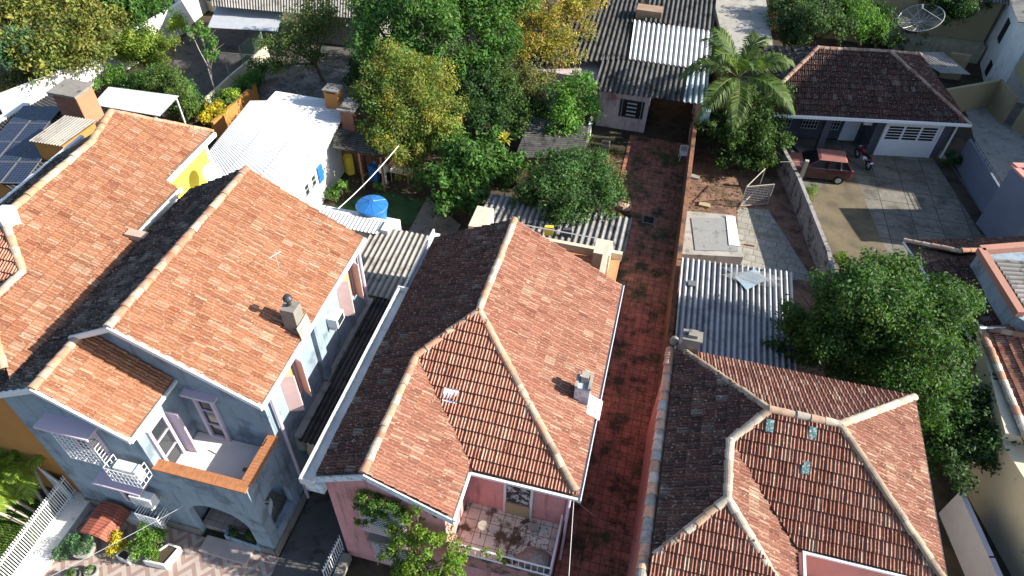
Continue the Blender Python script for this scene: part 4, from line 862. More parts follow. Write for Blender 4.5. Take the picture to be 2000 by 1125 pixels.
# ---- grey hip-roof house with garage
G = thing('grey_house', 'grey house with dark red hip roof, white garage door and porch', 'house', (12, 42, 0))
ze = 2.75
L0, R0 = at(1540, 225, ze), at(1895, 243, ze); ge = (R0 - L0).normalized(); gu = Vector((-ge.y, ge.x, 0))
glen = (R0 - L0).length
def gp(u, v): p = L0 + ge * u + gu * v; return (p.x, p.y)
U0 = -2.2
depth = 8.4; gs = .52; hr = depth / 2
wl = MB()
wl.prism([gp(5.6, .55), gp(glen - .5, .55), gp(glen - .5, depth - .5), gp(5.6, depth - .5)], 0, ze); wl.prism([gp(U0 + .4, 2.0), gp(5.6, 2.0), gp(5.6, depth - .5), gp(U0 + .4, depth - .5)], 0, ze)
wl.prism([gp(2.55, .5), gp(2.95, .5), gp(2.95, .8), gp(2.55, .8)], 0, ze)
wl.build('wall', GREYB, G)
gpl = [([gp(U0, 0), gp(glen, 0), gp(glen - hr, hr), gp(U0 + hr, hr)], gp(U0, 0), (ge.x, ge.y), ze, gs, 'maroon'),
       ([gp(glen, depth), gp(U0, depth), gp(U0 + hr, hr), gp(glen - hr, hr)], gp(glen, depth), (-ge.x, -ge.y), ze, gs, 'maroon'),
       ([gp(glen, 0), gp(glen, depth), gp(glen - hr, hr)], gp(glen, 0), (gu.x, gu.y), ze, gs, 'maroon'),
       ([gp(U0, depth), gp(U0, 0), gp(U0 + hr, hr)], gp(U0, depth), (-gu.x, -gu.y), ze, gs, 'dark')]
rf = roof('roof', G, gpl, TILE, 21)
zr_ = ze + gs * hr
gl = lambda u, v, z: (*gp(u, v), z)
mar = [(.22, .12, .09), (.28, .2, .16), (.18, .1, .08)]
ridge(rf, [(gl(U0 + hr, hr, zr_ + .04), gl(glen - hr, hr, zr_ + .04)), (gl(U0, 0, ze + .05), gl(U0 + hr, hr, zr_ + .04)), (gl(glen, 0, ze + .05), gl(glen - hr, hr, zr_ + .04)), (gl(glen, depth, ze + .05), gl(glen - hr, hr, zr_ + .04))], 22, r=.13, cols=mar)
def ob(parent, name, m, u0, u1, v0, v1, z0, z1): mb = MB(); mb.prism([gp(u0, v0), gp(u1, v0), gp(u1, v1), gp(u0, v1)], z0, z1); return mb.build(name, m, parent)
ob(G, 'gutter', WHITE_PLAIN, U0, glen + .05, -.12, 0.0, ze - .12, ze + .04)
gd = ob(G, 'garage_door', WHITE_PLAIN, 6.1, 9.5, .47, .55, 0, 2.3)
gm = MB()
for j in range(3):
    for i in range(5):
        u = 6.35 + j * 1.0; z = 1.2 + i * .19; gm.prism([gp(u, .455), gp(u + .85, .455), gp(u + .85, .475), gp(u, .475)], z, z + .13)
gm.build('louvre', DARK, gd)
gm = MB()
for u in (6.1, 9.42): gm.prism([gp(u, .42), gp(u + .08, .42), gp(u + .08, .47), gp(u, .47)], 0, 2.36)
gm.build('door_frame', WHITE_PLAIN, gd)
ob(G, 'front_door', WHITE_PLAIN, 4.35, 5.35, 1.93, 2.0, 0, 2.2)
for u in (.1, 1.75, 3.1):
    wo = ob(G, 'window', DARK, u, u + .95, 1.94, 2.0, .8, 2.1); gm = MB()
    for i in range(6): p = gp(u + .95 * i / 5, 1.85); gm.tube((*p, .75), (*p, 2.15), .014, n=4)
    for i in range(6): z = .8 + i * .26; gm.tube((*gp(u, 1.85), z), (*gp(u + .95, 1.85), z), .014, n=4)
    gm.build('grille', WHITE_PLAIN, wo)
mb = MB(); mb.tube(gl(glen - .35, .45, ze - .1), gl(glen - .35, .45, .05), .06, n=8); mb.build('downpipe', WHITE_PLAIN, G)
mb = MB(); mb.prism([gp(5.0, .9), gp(5.5, .9), gp(5.5, 1.2), gp(5.0, 1.2)], 1.8, 2.2); mb.build('air_conditioner', WHITE_PLAIN, G)
mb = MB(); mb.tube(gl(-.9, .2, 0), gl(-.9, .2, ze), .03); mb.build('post', WHITE_PLAIN, G)
ground('car_yard', [xy(1505, 305), gp(U0, 1.9), gp(glen, 1.9), (19.2, 36), (19.3, 29), (10.2, 27.5), xy(1600, 530)], .008, SLAB)
ground('yard_bed', [gp(9.8, .5), gp(10.6, .4), (19.1, 34.5), (18.3, 34.7)], .03, SOIL)
ground('gravel_strip', [xy(1560, 380), xy(1670, 345), xy(1735, 500), xy(1640, 520)], .016, mat('worn_gravel', (0.126, 0.102, 0.063), .95, .3, 2, col2=(0.072, 0.06, 0.042), c2=(1, .45, .65), bump=.4))  # worn gravel patch in its own olive brown
cw = wall_line([gp(glen + .4, -.1), (19.1, 34.6)], .15, 0, 1.85); one('grey_yard_wall', cw, STEELB, 'slate grey low wall with railing along the car yard', 'wall')
rl = thing('spiked_railing', 'dark railing with spikes on the slate grey yard wall', 'railing', (18.6, 38, 1.85)); mb = MB(); a, b = Vector((*gp(glen + .4, -.1), 1.85)), Vector((19.1, 34.6, 1.85))
for i in range(16): p = a.lerp(b, i / 15); mb.tube(p, p + Vector((0, 0, .3)), .012, n=4)
for z in (.08, .22): mb.tube(a + Vector((0, 0, z)), b + Vector((0, 0, z)), .02, n=4)
mb.build('bars', IRON, rl)
# ---- buildings on the right edge
R1 = thing('slate_blue_house', 'slate blue blank walled house with pink coping at the right edge', 'house', (21, 33, 0))
q = [(18.15, 35.6), (19.2, 33.4), (27, 34), (27, 38.5), (19.6, 38)]
wl = MB(); wl.prism([(18.15, 35.6), (19.05, 33.2), (28, 34), (28, 38.2)], 0, 3.85); wl.build('wall', STEELB, R1)
mb = MB(); mb.prism([(18.05, 35.65), (19.0, 33.1), (19.3, 33.2), (18.4, 35.7)], 3.85, 3.97); mb.prism([(18.3, 35.4), (28, 37.9), (28, 38.3), (18.1, 35.75)], 3.97, 4.03); mb.build('coping', PINK2, R1)
R2 = thing('dark_tiled_house', 'house with dark brown tiled roof behind the big tree at the right edge', 'house', (16, 29, 0))
a, b = at(1765, 472, 3.2), at(2010, 463, 3.2); e = (b - a).normalized(); n_ = Vector((-e.y, e.x, 0))
def rp(u, v): p = a + e * u + n_ * v; return (p.x, p.y)
wl = MB(); wl.prism([rp(.35, -5), rp(8, -5), rp(8, -.35), rp(.35, -.35)], 0, 3.1); wl.build('wall', GREYB, R2)
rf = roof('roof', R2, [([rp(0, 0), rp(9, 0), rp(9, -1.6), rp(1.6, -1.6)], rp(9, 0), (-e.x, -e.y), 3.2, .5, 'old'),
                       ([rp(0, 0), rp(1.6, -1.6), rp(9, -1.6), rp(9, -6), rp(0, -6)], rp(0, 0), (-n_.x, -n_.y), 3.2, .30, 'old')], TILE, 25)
ridge(rf, [((*rp(0, 0), 3.3), (*rp(1.6, -1.6), 4.0)), ((*rp(1.6, -1.6), 4.05), (*rp(9, -1.6), 4.05))], 26, r=.12)
gm = MB()
for (p, q_) in ((rp(0, 0), rp(9, 0)), (rp(0, -6), rp(0, 0))): gm.bar((*p, 3.16), (*q_, 3.16), .09)
gm.build('gutter', WHITE_PLAIN, R2)
R3 = thing('blue_parapet_house', 'blue parapet house with mossy corrugated roof at the right edge', 'house', (17.5, 26, 0))
q = [at(*p, 4.6) for p in ((1912, 492), (2060, 480), (2060, 660), (1990, 618))]
wl = MB(); wl.prism([(p.x, p.y) for p in q], 0, 4.55); wl.build('wall', BLUE, R3)
mb = MB()
for p, q_ in ((q[0], q[1]), (q[0], q[3])):
    p, q_ = Vector((p.x, p.y, 4.55)), Vector((q_.x, q_.y, 4.55)); d = (q_ - p).normalized(); n2 = Vector((-d.y, d.x, 0)) * .16; mb.prism([(p.x - n2.x, p.y - n2.y), (q_.x - n2.x, q_.y - n2.y), (q_.x + n2.x, q_.y + n2.y), (p.x + n2.x, p.y + n2.y)], 4.55 + .004 * len(mb.f), 4.85)
mb.build('coping', mat('brown_coping', (.30, .15, .11), .85, .1), R3)
corrugated(R3, 'roof', FIBRO, (q[0].x + .5, q[0].y - .4, 4.66), (q[3].x + .4, q[3].y + .2, 4.66), (q[0].x + 4, q[0].y, 4.76), (q[3].x + 4, q[3].y + 1, 4.76), .25, .04)
R4 = thing('cream_wall_house', 'house with reddish roof and long cream side wall in the lower right corner', 'house', (17, 19, 0))
a, b, c = at(1912, 640, 3.6), at(2040, 860, 3.6), at(1965, 760, 3.6)
wl = MB(); wl.prism([(a.x, a.y), (14.32, 18.2), (24, 18.2), (24, a.y + .6)], 0, 3.5); wl.prism([(14.32, 18.19), (15.6, 14.2), (18, 7), (24, 7), (24, 18.19)], 0, 3.1)
wl.build('wall', CREAM, R4)
d = Vector((14.9 - a.x, 18 - a.y, 0)).normalized(); n2 = Vector((-d.y, d.x, 0))
def r4(u, v): return (a.x + d.x * u + n2.x * v, a.y + d.y * u + n2.y * v)
rf = roof('roof', R4, [([r4(0, 0), r4(6, 0), r4(6, 5), r4(0, 5)], r4(0, 0), (d.x, d.y), 3.55, .4, 'red')], TILE, 31)
ridge(rf, [((*r4(0, .05), 3.66), (*r4(6, .05), 3.66))], 32, r=.15, cols=[(.5, .25, .15), (.45, .4, .34), (.36, .2, .14)], name='edge_tiles')
ridge(rf, [((*r4(.2, .3), 3.8), (*r4(1.6, 3.0), 4.8))], 33, r=.14)
mb = MB(); e0, e1_ = at(1912, 640, 3.9), at(2010, 641, 3.9); mb.bar(e0, e1_, .09); mb.build('gutter', WHITE_PLAIN, R4)
one('lilac_boundary_wall', wall_line([(13.38, 16.56), (13.91, 14.22), (15.3, 8)], .2, 0, 1.67), mat('lilac_wall', (.30, .305, .36), .85, .1), 'pale lilac boundary wall below the cream wall', 'wall')
ground('right_passage', [(10.6, 6), (17, 6), (16, 22), (10.6, 18)], .006, SOIL)
# far right: paved court, beige walls, white house
ground('paved_court', [xy(1895, 240), xy(1880, 205), xy(2000, 200), (30, 46), (28, 38), (19.3, 37.5)], .012, CONC_L)
one('beige_court_wall', wall_line([(17.2, 46.6), (21.4, 49.3), (21.9, 47.2)], .2, 0, 2.0), BEIGE, 'beige wall closing the paved court', 'wall')
RH = thing('beige_house', 'beige house wing with square pillar at the right edge', 'house', (24, 47, 0))
wl = MB(); wl.prism([(22.0, 49.5), (22.0, 46.9), (23, 45.5), (29, 46), (29, 52)], 2.6, 5.6); wl.prism([(22.3, 46.6), (23.0, 46.1), (23.4, 46.7), (22.7, 47.2)], 0, 2.6); wl.build('wall', BEIGE, RH)
WH = thing('white_house', 'white house with dark windows and grey sheet roof in the top right corner', 'house', (24, 55, 0))
wl = MB(); wl.prism([(21.9, 52.6), (22.3, 50.6), (28, 50), (30, 62), (22.6, 60)], 0, 5.0); wl.build('wall', WHITE, WH)
d = (Vector((22.6, 60, 0)) - Vector((21.9, 52.6, 0))).normalized(); n2 = Vector((-d.y, d.x, 0))
for (u, z0, z1, wd) in ((1.3, 2.4, 3.9, .9), (.3, .4, 1.3, .8)):
    p = Vector((21.9, 52.6, 0)) + d * u; mb = MB(); p2 = p + d * wd
    mb.prism([(p.x, p.y), (p2.x, p2.y), (p2.x + n2.x * .05, p2.y + n2.y * .05), (p.x + n2.x * .05, p.y + n2.y * .05)], z0, z1); mb.build('window', DARK, WH)
corrugated(WH, 'roof', FIBRO, (21.3, 51.2, 5.05), (22.2, 62, 5.05), (29, 50, 5.6), (30, 62, 5.6), .2, .03)
FB = thing('long_beige_house', 'long beige house with dark openings across the top right', 'house', (15, 60, 0))
wl = MB(); wl.box(6.5, 56.5, 0, 22, 62, 4.2); wl.build('wall', BEIGE, FB)
for (x0, x1) in ((10.2, 11.2), (11.5, 13.4), (13.8, 14.9)): mb = MB(); mb.box(x0, 56.42, 1.6, x1, 56.52, 3.0); mb.build('opening', DARK, FB)
mb = MB(); mb.box(14.8, 55.6, 0, 22, 56.45, 1.3); mb.build('base_wall', mat('stained_base', (.36, .32, .22), .9, .2, 1, streak=(.08, .07, .06), streakf=.7), FB)
corrugated(FB, 'roof', FIBRO, (6, 56, 4.3), (22.3, 56, 4.3), (6, 62.5, 5.3), (22.3, 62.5, 5.3), .2, .03)
SC = thing('striped_canopy', 'small grey corrugated canopy behind the grey hip-roof house', 'canopy', (17, 49, 0))
corrugated(SC, 'roof', FIBRO_P, tuple(at(1770, 102, 2.4)), tuple(at(1840, 102, 2.4)), tuple(at(1835, 143, 2.2)), tuple(at(1895, 146, 2.2)), .2, .03)
mb = MB(); c = at(1855, 155, 0); mb.box(c.x - .7, c.y, 0, c.x + .6, c.y + .2, 1.9); mb.build('support_wall', BEIGE, SC)
# tall block of flats east of the yard; it stands outside the frame and shades the yard
TB = thing('apartment_block', 'tall beige apartment block beyond the right edge', 'building', (37, 46, 0))
mb = MB(); mb.box(30, 40.9, 0, 44, 51, 16); mb.build('wall', BEIGE, TB)

# ================================================================ VEGETATION
def leaves_mesh(name, pos, nrm, size, cols, parent, seed, aspect=.5, off=Vector((0, 0, 0)), droop=0.0):
    r = np.random.default_rng(seed); n = len(pos)
    t = r.normal(size=(n, 3)); t[:, 2] -= droop; t -= nrm * (t * nrm).sum(1)[:, None]; t /= np.linalg.norm(t, axis=1)[:, None] + 1e-9
    b = np.cross(nrm, t); L = size[:, None]; W = L * aspect
    v = np.empty((n, 4, 3)); v[:, 0] = pos - t * L * .5; v[:, 1] = pos + b * W * .5 - t * L * .05 - nrm * L * .06
    v[:, 2] = pos + t * L * .5 - nrm * L * .10; v[:, 3] = pos - b * W * .5 - t * L * .05 - nrm * L * .06
    v = v.reshape(-1, 3) - np.array(off)
    me = bpy.data.meshes.new(name); me.vertices.add(n * 4); me.vertices.foreach_set('co', v.astype(np.float32).ravel())
    me.loops.add(n * 4); me.loops.foreach_set('vertex_index', np.arange(n * 4, dtype=np.int32))
    me.polygons.add(n); me.polygons.foreach_set('loop_start', np.arange(0, n * 4, 4, dtype=np.int32)); me.polygons.foreach_set('loop_total', np.full(n, 4, np.int32))
    a = me.attributes.new('Col', 'FLOAT_COLOR', 'FACE'); a.data.foreach_set('color', np.c_[cols, np.ones(n)].astype(np.float32).ravel())
    me.materials.append(LEAF); me.update(calc_edges=True); me.validate()
    o = bpy.data.objects.new(name, me); o.parent = parent; return link(o)
PAL = {'dark': [(.025, .062, .016), (.034, .080, .020), (.02, .05, .016)], 'mid': [(0.0585, 0.137, 0.0286), (0.078, 0.163, 0.0338), (0.0494, 0.117, 0.0286)],
       'fresh': [(0.0805, 0.184, 0.0322), (0.103, 0.207, 0.0345), (0.0633, 0.149, 0.0287)], 'lime': [(0.192, 0.288, 0.03), (0.24, 0.324, 0.036), (0.144, 0.24, 0.03)],
       'olive': [(0.163, 0.175, 0.0375), (0.125, 0.156, 0.0375), (0.2, 0.194, 0.0438), (0.106, 0.15, 0.0375)], 'yellow': [(0.345, 0.287, 0.0345), (0.253, 0.23, 0.0345), (0.161, 0.172, 0.0403), (0.276, 0.196, 0.0575)],
       'brown': [(0.156, 0.132, 0.048), (0.12, 0.12, 0.048), (0.108, 0.138, 0.042)], 'teal': [(.06, .13, .06), (.075, .15, .07)], 'gold': [(.42, .34, .02), (.34, .30, .025)],
       'yolive': [(0.15, 0.181, 0.0375), (0.1, 0.163, 0.035), (0.2, 0.194, 0.0375), (0.0813, 0.156, 0.035), (0.275, 0.225, 0.0312), (0.0875, 0.15, 0.0375)]}
TN = [100]
def crown(parent, blobs, pal, leaf=.2, dens=1.0, seed=None, name='crown', aspect=.5, lump=.42, droop=.3):
    seed = seed or (TN.__setitem__(0, TN[0] + 1) or TN[0]); r = np.random.default_rng(seed)
    Ps, Ns, Ss, Cs = [], [], [], []; pc = np.array(PAL[pal] if isinstance(pal, str) else pal)
    for (c, R) in blobs:
        c = np.array(c); k = max(7, int(19 * R)); d = r.normal(size=(k, 3)); d /= np.linalg.norm(d, axis=1)[:, None]; d[:, 2] = np.where(d[:, 2] < -.35, -d[:, 2], d[:, 2])
        sc = c + d * R * r.uniform(.35, 1.05, (k, 1)) * np.array((1, 1, .8)); sr = (R ** .75) * lump * .80 * r.uniform(.45, 1.25, k)
        area = 4 * math.pi * R * R; n = int(area * 1.45 * dens / (leaf * leaf * aspect * .5) * .62)
        q = r.choice(k, n, p=sr ** 2 / (sr ** 2).sum()); dd = r.normal(size=(n, 3)); dd /= np.linalg.norm(dd, axis=1)[:, None]
        rad = sr[q] * np.clip(r.normal(.85, .28, n), .1, 1.6)
        p = sc[q] + dd * rad[:, None]; nn = dd * .7 + r.normal(size=(n, 3)) * .55 + np.array((0, 0, .45)); nn /= np.linalg.norm(nn, axis=1)[:, None]
        cc = pc[r.integers(0, len(pc), k)][q] * .65 + pc[r.integers(0, len(pc), n)] * .35
        cc *= (r.uniform(.68, 1.32, k)[q] * r.uniform(.7, 1.3, n))[:, None]
        cc *= np.clip(1 + r.normal(0, 1, (n, 1)) * np.array((.22, .05, .10)), .5, 1.7)
        keep = p[:, 2] > .06; Ps.append(p[keep]); Ns.append(nn[keep]); Ss.append((leaf * .92 * r.uniform(.5, 1.4, n))[keep]); Cs.append(cc[keep])
    return leaves_mesh(name, np.concatenate(Ps), np.concatenate(Ns), np.concatenate(Ss), np.concatenate(Cs), parent, seed, aspect, OFF[parent], droop)
def limbs(parent, base, blobs, r0, bark, seed, split=.45, name='trunk', extra=3):
    rg = random.Random(seed); mb = MB(); base = Vector(base); cen = sum((Vector(c) for c, R in blobs), Vector()) / len(blobs)
    fork = base.lerp(cen, split); fork.x += rg.uniform(-.1, .1); k = (base + fork) / 2 + Vector((rg.uniform(-.12, .12), rg.uniform(-.12, .12), 0))
    mb.path([base, k, fork], r0, r0 * .75, 8)
    for c, R in blobs:
        c = Vector(c); m_ = fork.lerp(c, .5) + Vector((rg.uniform(-.2, .2), rg.uniform(-.2, .2), .15)) * R * .5; mb.path([fork, m_, c], r0 * .6, r0 * .2, 6)
        for _ in range(extra):
            e = c + Vector((rg.uniform(-1, 1), rg.uniform(-1, 1), rg.uniform(-.3, .9))) * R * .95; mb.path([m_.lerp(c, .6), e], r0 * .22, r0 * .06, 5)
    return mb.build(name, bark, parent)
def tree(name, label, cat, base, blobs, pal, leaf=.2, dens=1.0, r0=.14, bark=None, group=None, split=.45, aspect=.5, lump=.42, extra=3):
    "blobs: (photo x, photo y, height, radius) measured on the photo; base likewise on the ground"
    b = at(*base, 0); bl = [(tuple(at(p[0], p[1], p[2])), p[3]) for p in blobs]
    t = thing(name, label, cat, (b.x, b.y, 0), group)
    limbs(t, (b.x, b.y, -.05), bl, r0, bark or BARK, TN[0] + 7, split, extra=extra)
    crown(t, bl, pal, leaf, dens, aspect=aspect, lump=lump)
    return t
def bush(name, label, cat, blobs, pal, leaf=.12, dens=1.0, group=None, aspect=.5):
    b = at(blobs[0][0], blobs[0][1], blobs[0][2]); bl = [(tuple(at(p[0], p[1], p[2])), p[3]) for p in blobs]
    t = thing(name, label, cat, (b.x, b.y, 0), group); mb = MB(); rg = random.Random(TN[0])
    for c, R in bl:
        for _ in range(4): mb.tube((c[0] + rg.uniform(-.1, .1), c[1] + rg.uniform(-.1, .1), 0), (c[0] + rg.uniform(-.5, .5) * R, c[1] + rg.uniform(-.5, .5) * R, c[2] + R * .3), .02, .008, 5)
    mb.build('stem', BARK, t); crown(t, bl, pal, leaf, dens, name='foliage', aspect=aspect); return t
# top left corner
tree('yellowish_tree', 'broad yellow-green tree filling the top left corner behind the white wall', 'tree', (70, 190), [(55, 35, 4.2, 2.5), (135, 85, 3.6, 2.0), (0, 20, 4.5, 2.2), (165, 40, 4.2, 1.9), (100, 10, 4.6, 2.4), (95, 125, 2.8, 1.6), (180, 95, 3, 1.2), (60, 95, 3.5, 1.8)], 'olive', .24, .8)
tree('bluish_tree', 'small blue-green tree in front of the yellow-green corner tree', 'tree', (25, 175), [(20, 90, 4.0, 1.3), (45, 80, 4.2, 1.0), (0, 120, 3, 1.4)], 'teal', .18, .8)
bush('low_shrub', 'green shrub at the foot of the yellow-green corner tree by the wall', 'shrub', [(145, 118, 1.6, 1.3), (165, 128, 1.2, .8)], 'fresh', .18)
bush('dry_thicket', 'dry straw-coloured thicket left of the solar panels', 'thicket', [(40, 150, 1.0, 1.5), (10, 165, .8, 1.2), (75, 155, .8, 1.0)], 'brown', .2, .5)
tree('mango_tree', 'dark green mango tree behind the white boundary wall', 'tree', (245, 78), [(250, 15, 4.3, 1.8), (210, 15, 4.3, 1.5), (295, 12, 4.2, 1.4), (240, -20, 5, 2.0), (270, 40, 3.4, 1.2)], 'mid', .32, .8, r0=.2, bark=PALEBARK, aspect=.35)
tree('round_bush_tree', 'rounded yellow-green clipped tree inside the white wall', 'tree', (285, 150), [(280, 100, 1.9, 1.75), (262, 112, 1.6, 1.3), (305, 100, 1.7, 1.4), (285, 85, 2.2, 1.3)], [(.13, .19, .025), (.15, .21, .03), (.11, .165, .025)], .17, 1.1)
bush('small_round_bush', 'small yellow-green bush in front of the cream house window', 'bush', [(345, 48, 1.3, .85)], 'lime', .15)
tree('lanky_tree', 'thin bare-stemmed young tree on the dark yard', 'tree', (424, 188), [(395, 68, 4.0, .75), (418, 92, 3.6, .75), (372, 60, 3.8, .5), (410, 115, 3.0, .5)], 'fresh', .18, .45, r0=.07, bark=PALEBARK, split=.5, extra=6)
bush('dark_hedge', 'dark green spreading hedge below the clipped round tree', 'hedge', [(310, 165, 1.1, 1.4), (345, 190, 1.0, 1.2), (375, 215, .9, 1.0), (290, 180, .9, 1.0)], 'mid', .15)
bush('golden_bush', 'golden yellow-leaved bush at the end of the garden wall', 'bush', [(415, 224, 1.2, .8)], 'gold', .14)
bush('dark_bush', 'dark green bush between the golden bush and the garden wall', 'bush', [(445, 200, 1.2, .9), (478, 170, 1.1, .8)], 'mid', .14)
bush('lime_bush', 'lime green bush top beside the dark bush on the garden wall', 'bush', [(452, 185, 1.7, .55)], 'lime', .13)
tree('airy_tree', 'airy olive tree with open branches over the concrete yard', 'tree', (632, 158), [(590, 62, 4.2, 1.7), (550, 92, 3.6, 1.4), (640, 55, 4.4, 1.5), (600, 110, 3, 1.2), (540, 130, 2.6, .9), (625, 25, 4.6, 1.3)], [(.075, .115, .03), (.10, .135, .035), (.06, .095, .028)], .17, .55, r0=.15, extra=6)
tree('leafy_tree', 'tall dense green tree at the top centre', 'tree', (780, 185), [(765, 55, 5.8, 2.1), (835, 35, 6.4, 2.2), (735, 105, 4.5, 1.7), (850, 90, 5.2, 1.8), (790, 5, 6.6, 2.0), (725, 30, 5.5, 1.5), (790, 110, 4.6, 1.6)], 'mid', .24, 1.0, r0=.25)
tree('dense_tree', 'darker dense tree between the tall green tree and the yellow vine', 'tree', (930, 190), [(930, 60, 5.4, 1.9), (905, 125, 4.4, 1.5), (965, 20, 6, 2.0), (900, 15, 6, 1.8), (985, 85, 4.8, 1.5), (945, 120, 4, 1.4)], [(.05, .12, .022), (.04, .10, .02), (.065, .14, .026)], .22, .95, r0=.22)
tree('yellow_vine_tree', 'yellow autumn-leaved tree draped over the mossy roof', 'tree', (1070, 210), [(1060, 55, 4.2, 1.9), (1105, 40, 4.4, 1.7), (1095, 105, 3.6, 1.5), (1025, 100, 3.7, 1.5), (1130, 15, 4.6, 1.6), (1010, 20, 5, 1.7), (1070, -10, 5, 1.6)], 'yellow', .17, .6, extra=6)
tree('brownish_tree', 'brownish green tree under the yellow autumn tree', 'tree', (1030, 240), [(1030, 180, 2.8, 1.4), (1055, 160, 3, 1.2), (1010, 165, 2.8, 1.2), (1040, 215, 2, 1.0)], 'brown', .16, .7)
tree('mottled_tree', 'large olive and yellow mottled tree in the middle of the back yards', 'tree', (815, 350), [(780, 165, 4.8, 1.9), (755, 185, 4.4, 1.5), (830, 225, 4.0, 1.8), (785, 245, 3.4, 1.7), (865, 205, 4.0, 1.4), (735, 215, 3.6, 1.1), (805, 300, 2.6, 1.2), (770, 130, 5, 1.4), (850, 265, 3, 1.4), (830, 160, 4.6, 1.6), (800, 325, 2.0, .9), (735, 250, 3, 1.1), (870, 240, 3.2, 1.3), (715, 180, 4.0, 1.0), (765, 285, 3.0, 1.2)], 'yolive', .15, .95, r0=.2)
tree('ivy_clad_tree', 'ivy covered dark tree right of the mottled tree', 'tree', (925, 280), [(925, 180, 3.4, 1.5), (945, 235, 2.6, 1.5), (905, 210, 3, 1.3), (965, 190, 3, 1.3), (900, 150, 3.5, 1.1)], 'dark', .2, 1.0)
tree('glossy_tree', 'glossy large-leaved green tree beside the mottled tree', 'tree', (905, 410), [(915, 310, 3.0, 1.5), (880, 350, 2.4, 1.3), (965, 325, 2.4, 1.2), (925, 370, 2.0, 1.3), (885, 300, 2.8, 1.2), (985, 350, 1.6, 1.0), (880, 395, 1.6, 1.1), (930, 400, 1.5, 1.1), (850, 350, 2, 1.0), (960, 290, 2.6, 1.1), (1000, 320, 2, .9)], [(.05, .12, .024), (.065, .14, .028), (.04, .095, .022)], .30, 1.0, aspect=.42)
tree('bright_tree', 'bright green small tree beside the pink workshop wall', 'tree', (1105, 290), [(1120, 180, 3.6, 1.25), (1105, 225, 2.8, 1.25), (1140, 215, 2.6, 1.0), (1105, 262, 2.0, 1.1), (1135, 165, 3.6, .9), (1085, 275, 1.8, .8)], 'fresh', .2, 1.0)
tree('round_leafy_tree', 'round dark green tree spreading over the grey shed roof', 'tree', (1115, 410), [(1115, 350, 3.5, 1.6), (1065, 370, 3.1, 1.35), (1172, 368, 3.1, 1.3), (1120, 408, 3.0, 1.3), (1085, 330, 3.3, 1.2), (1150, 330, 3.3, 1.2), (1035, 388, 2.9, 1.0), (1085, 400, 3, 1.1), (1160, 400, 2.9, 1.0), (1195, 385, 2.8, .8)], [(.045, .10, .028), (.06, .12, .034), (.038, .085, .025)], .16, 1.0, r0=.18)
tree('ivy_thicket_tree', 'dark bushy tree under the palm beside the brick wall', 'tree', (1450, 320), [(1450, 270, 1.9, 1.4), (1490, 255, 2.2, 1.4), (1400, 255, 1.6, 1.1), (1470, 300, 1.3, 1.2), (1510, 280, 1.8, 1.1), (1425, 305, 1.0, 1.0), (1505, 230, 2.4, 1.1), (1370, 230, 1.2, .9), (1385, 265, 1.0, .9), (1455, 320, .8, .9), (1490, 310, .9, .9), (1415, 215, 2.2, 1.1), (1440, 225, 2.4, 1.1), (1475, 200, 3.0, 1.1), (1400, 190, 2.4, .9), (1520, 195, 3.2, 1.0)], [(.045, .09, .022), (.06, .11, .026), (.03, .065, .018)], .19, 1.0)
tree('grey_green_tree', 'grey-green tree behind the grey hip-roof house', 'tree', (1590, 105), [(1590, 35, 4.2, 1.7), (1555, 65, 3.2, 1.3), (1630, 55, 3.4, 1.3), (1600, 5, 4.6, 1.4)], [(.05, .095, .035), (.065, .115, .04), (.04, .08, .03)], .2, .95)
tree('light_green_tree', 'lighter green tree between the satellite dish and the grey-green tree', 'tree', (1680, 110), [(1685, 35, 3.8, 1.2), (1705, 55, 3.2, 1.0), (1660, 60, 3, 1.1), (1670, 10, 4, 1.0)], 'fresh', .18, .8)
tree('crooked_tree', 'small tree with crooked dark trunk before the beige wall', 'tree', (1876, 88), [(1865, 8, 3.9, 1.5), (1825, 12, 3.6, 1.1), (1905, 8, 3.8, 1.0), (1850, 28, 3.2, .9)], 'dark', .17, 1.0, r0=.12, split=.75)
tree('olive_tree', 'olive green tree between the top left corner tree and the mango tree', 'tree', (190, 110), [(185, 70, 3.4, 1.5), (205, 45, 4, 1.4), (160, 120, 2.4, 1.2), (200, 95, 2.4, .9)], 'olive', .2, .8)
tree('background_tree', 'dense green tree behind the tall dense green tree, cut by the top edge', 'tree', (850, 100), [(860, -15, 7, 2.0), (940, -20, 7, 2.0), (1010, -25, 6.5, 2.0), (720, -10, 6.5, 1.8)], 'mid', .22, .9)
tree('mid_yard_tree', 'dark green tree filling the gap below the yellow autumn tree', 'tree', (990, 250), [(985, 180, 3.2, 1.4), (1000, 230, 2.4, 1.3), (970, 130, 4, 1.4), (1020, 260, 1.8, 1.1), (1050, 215, 2.2, 1.1)], [(.05, .10, .025), (.07, .115, .03), (.04, .085, .022)], .18, .95)
tree('hedge_tree', 'green leafy tree beside the dark spreading hedge', 'tree', (360, 215), [(350, 180, 1.8, 1.1), (320, 160, 1.8, 1.2), (385, 215, 1.3, .9)], [(.075, .125, .03), (.09, .14, .03), (.06, .105, .026)], .15, .9)
bush('low_shrub', 'dark leafy shrub at the middle of the chain link fence', 'shrub', [(490, 160, 1.0, .9)], 'mid', .15)
bush('low_shrub', 'dark leafy shrub at the far end of the chain link fence', 'shrub', [(512, 135, 1.0, .9)], 'mid', .15)
bush('low_shrub', 'dark shrub between the ochre chimney and the mottled tree', 'shrub', [(700, 160, 1.1, 1.1), (705, 135, 1.2, 1.0)], 'dark', .16)
tree('grey_green_tree', 'dark tree between the crooked trunk and the lighter green tree', 'tree', (1735, 100), [(1728, 55, 2.8, 1.0), (1715, 30, 3.4, 1.0), (1745, 80, 1.6, .8), (1705, 75, 2.2, .9)], 'dark', .17, .95)
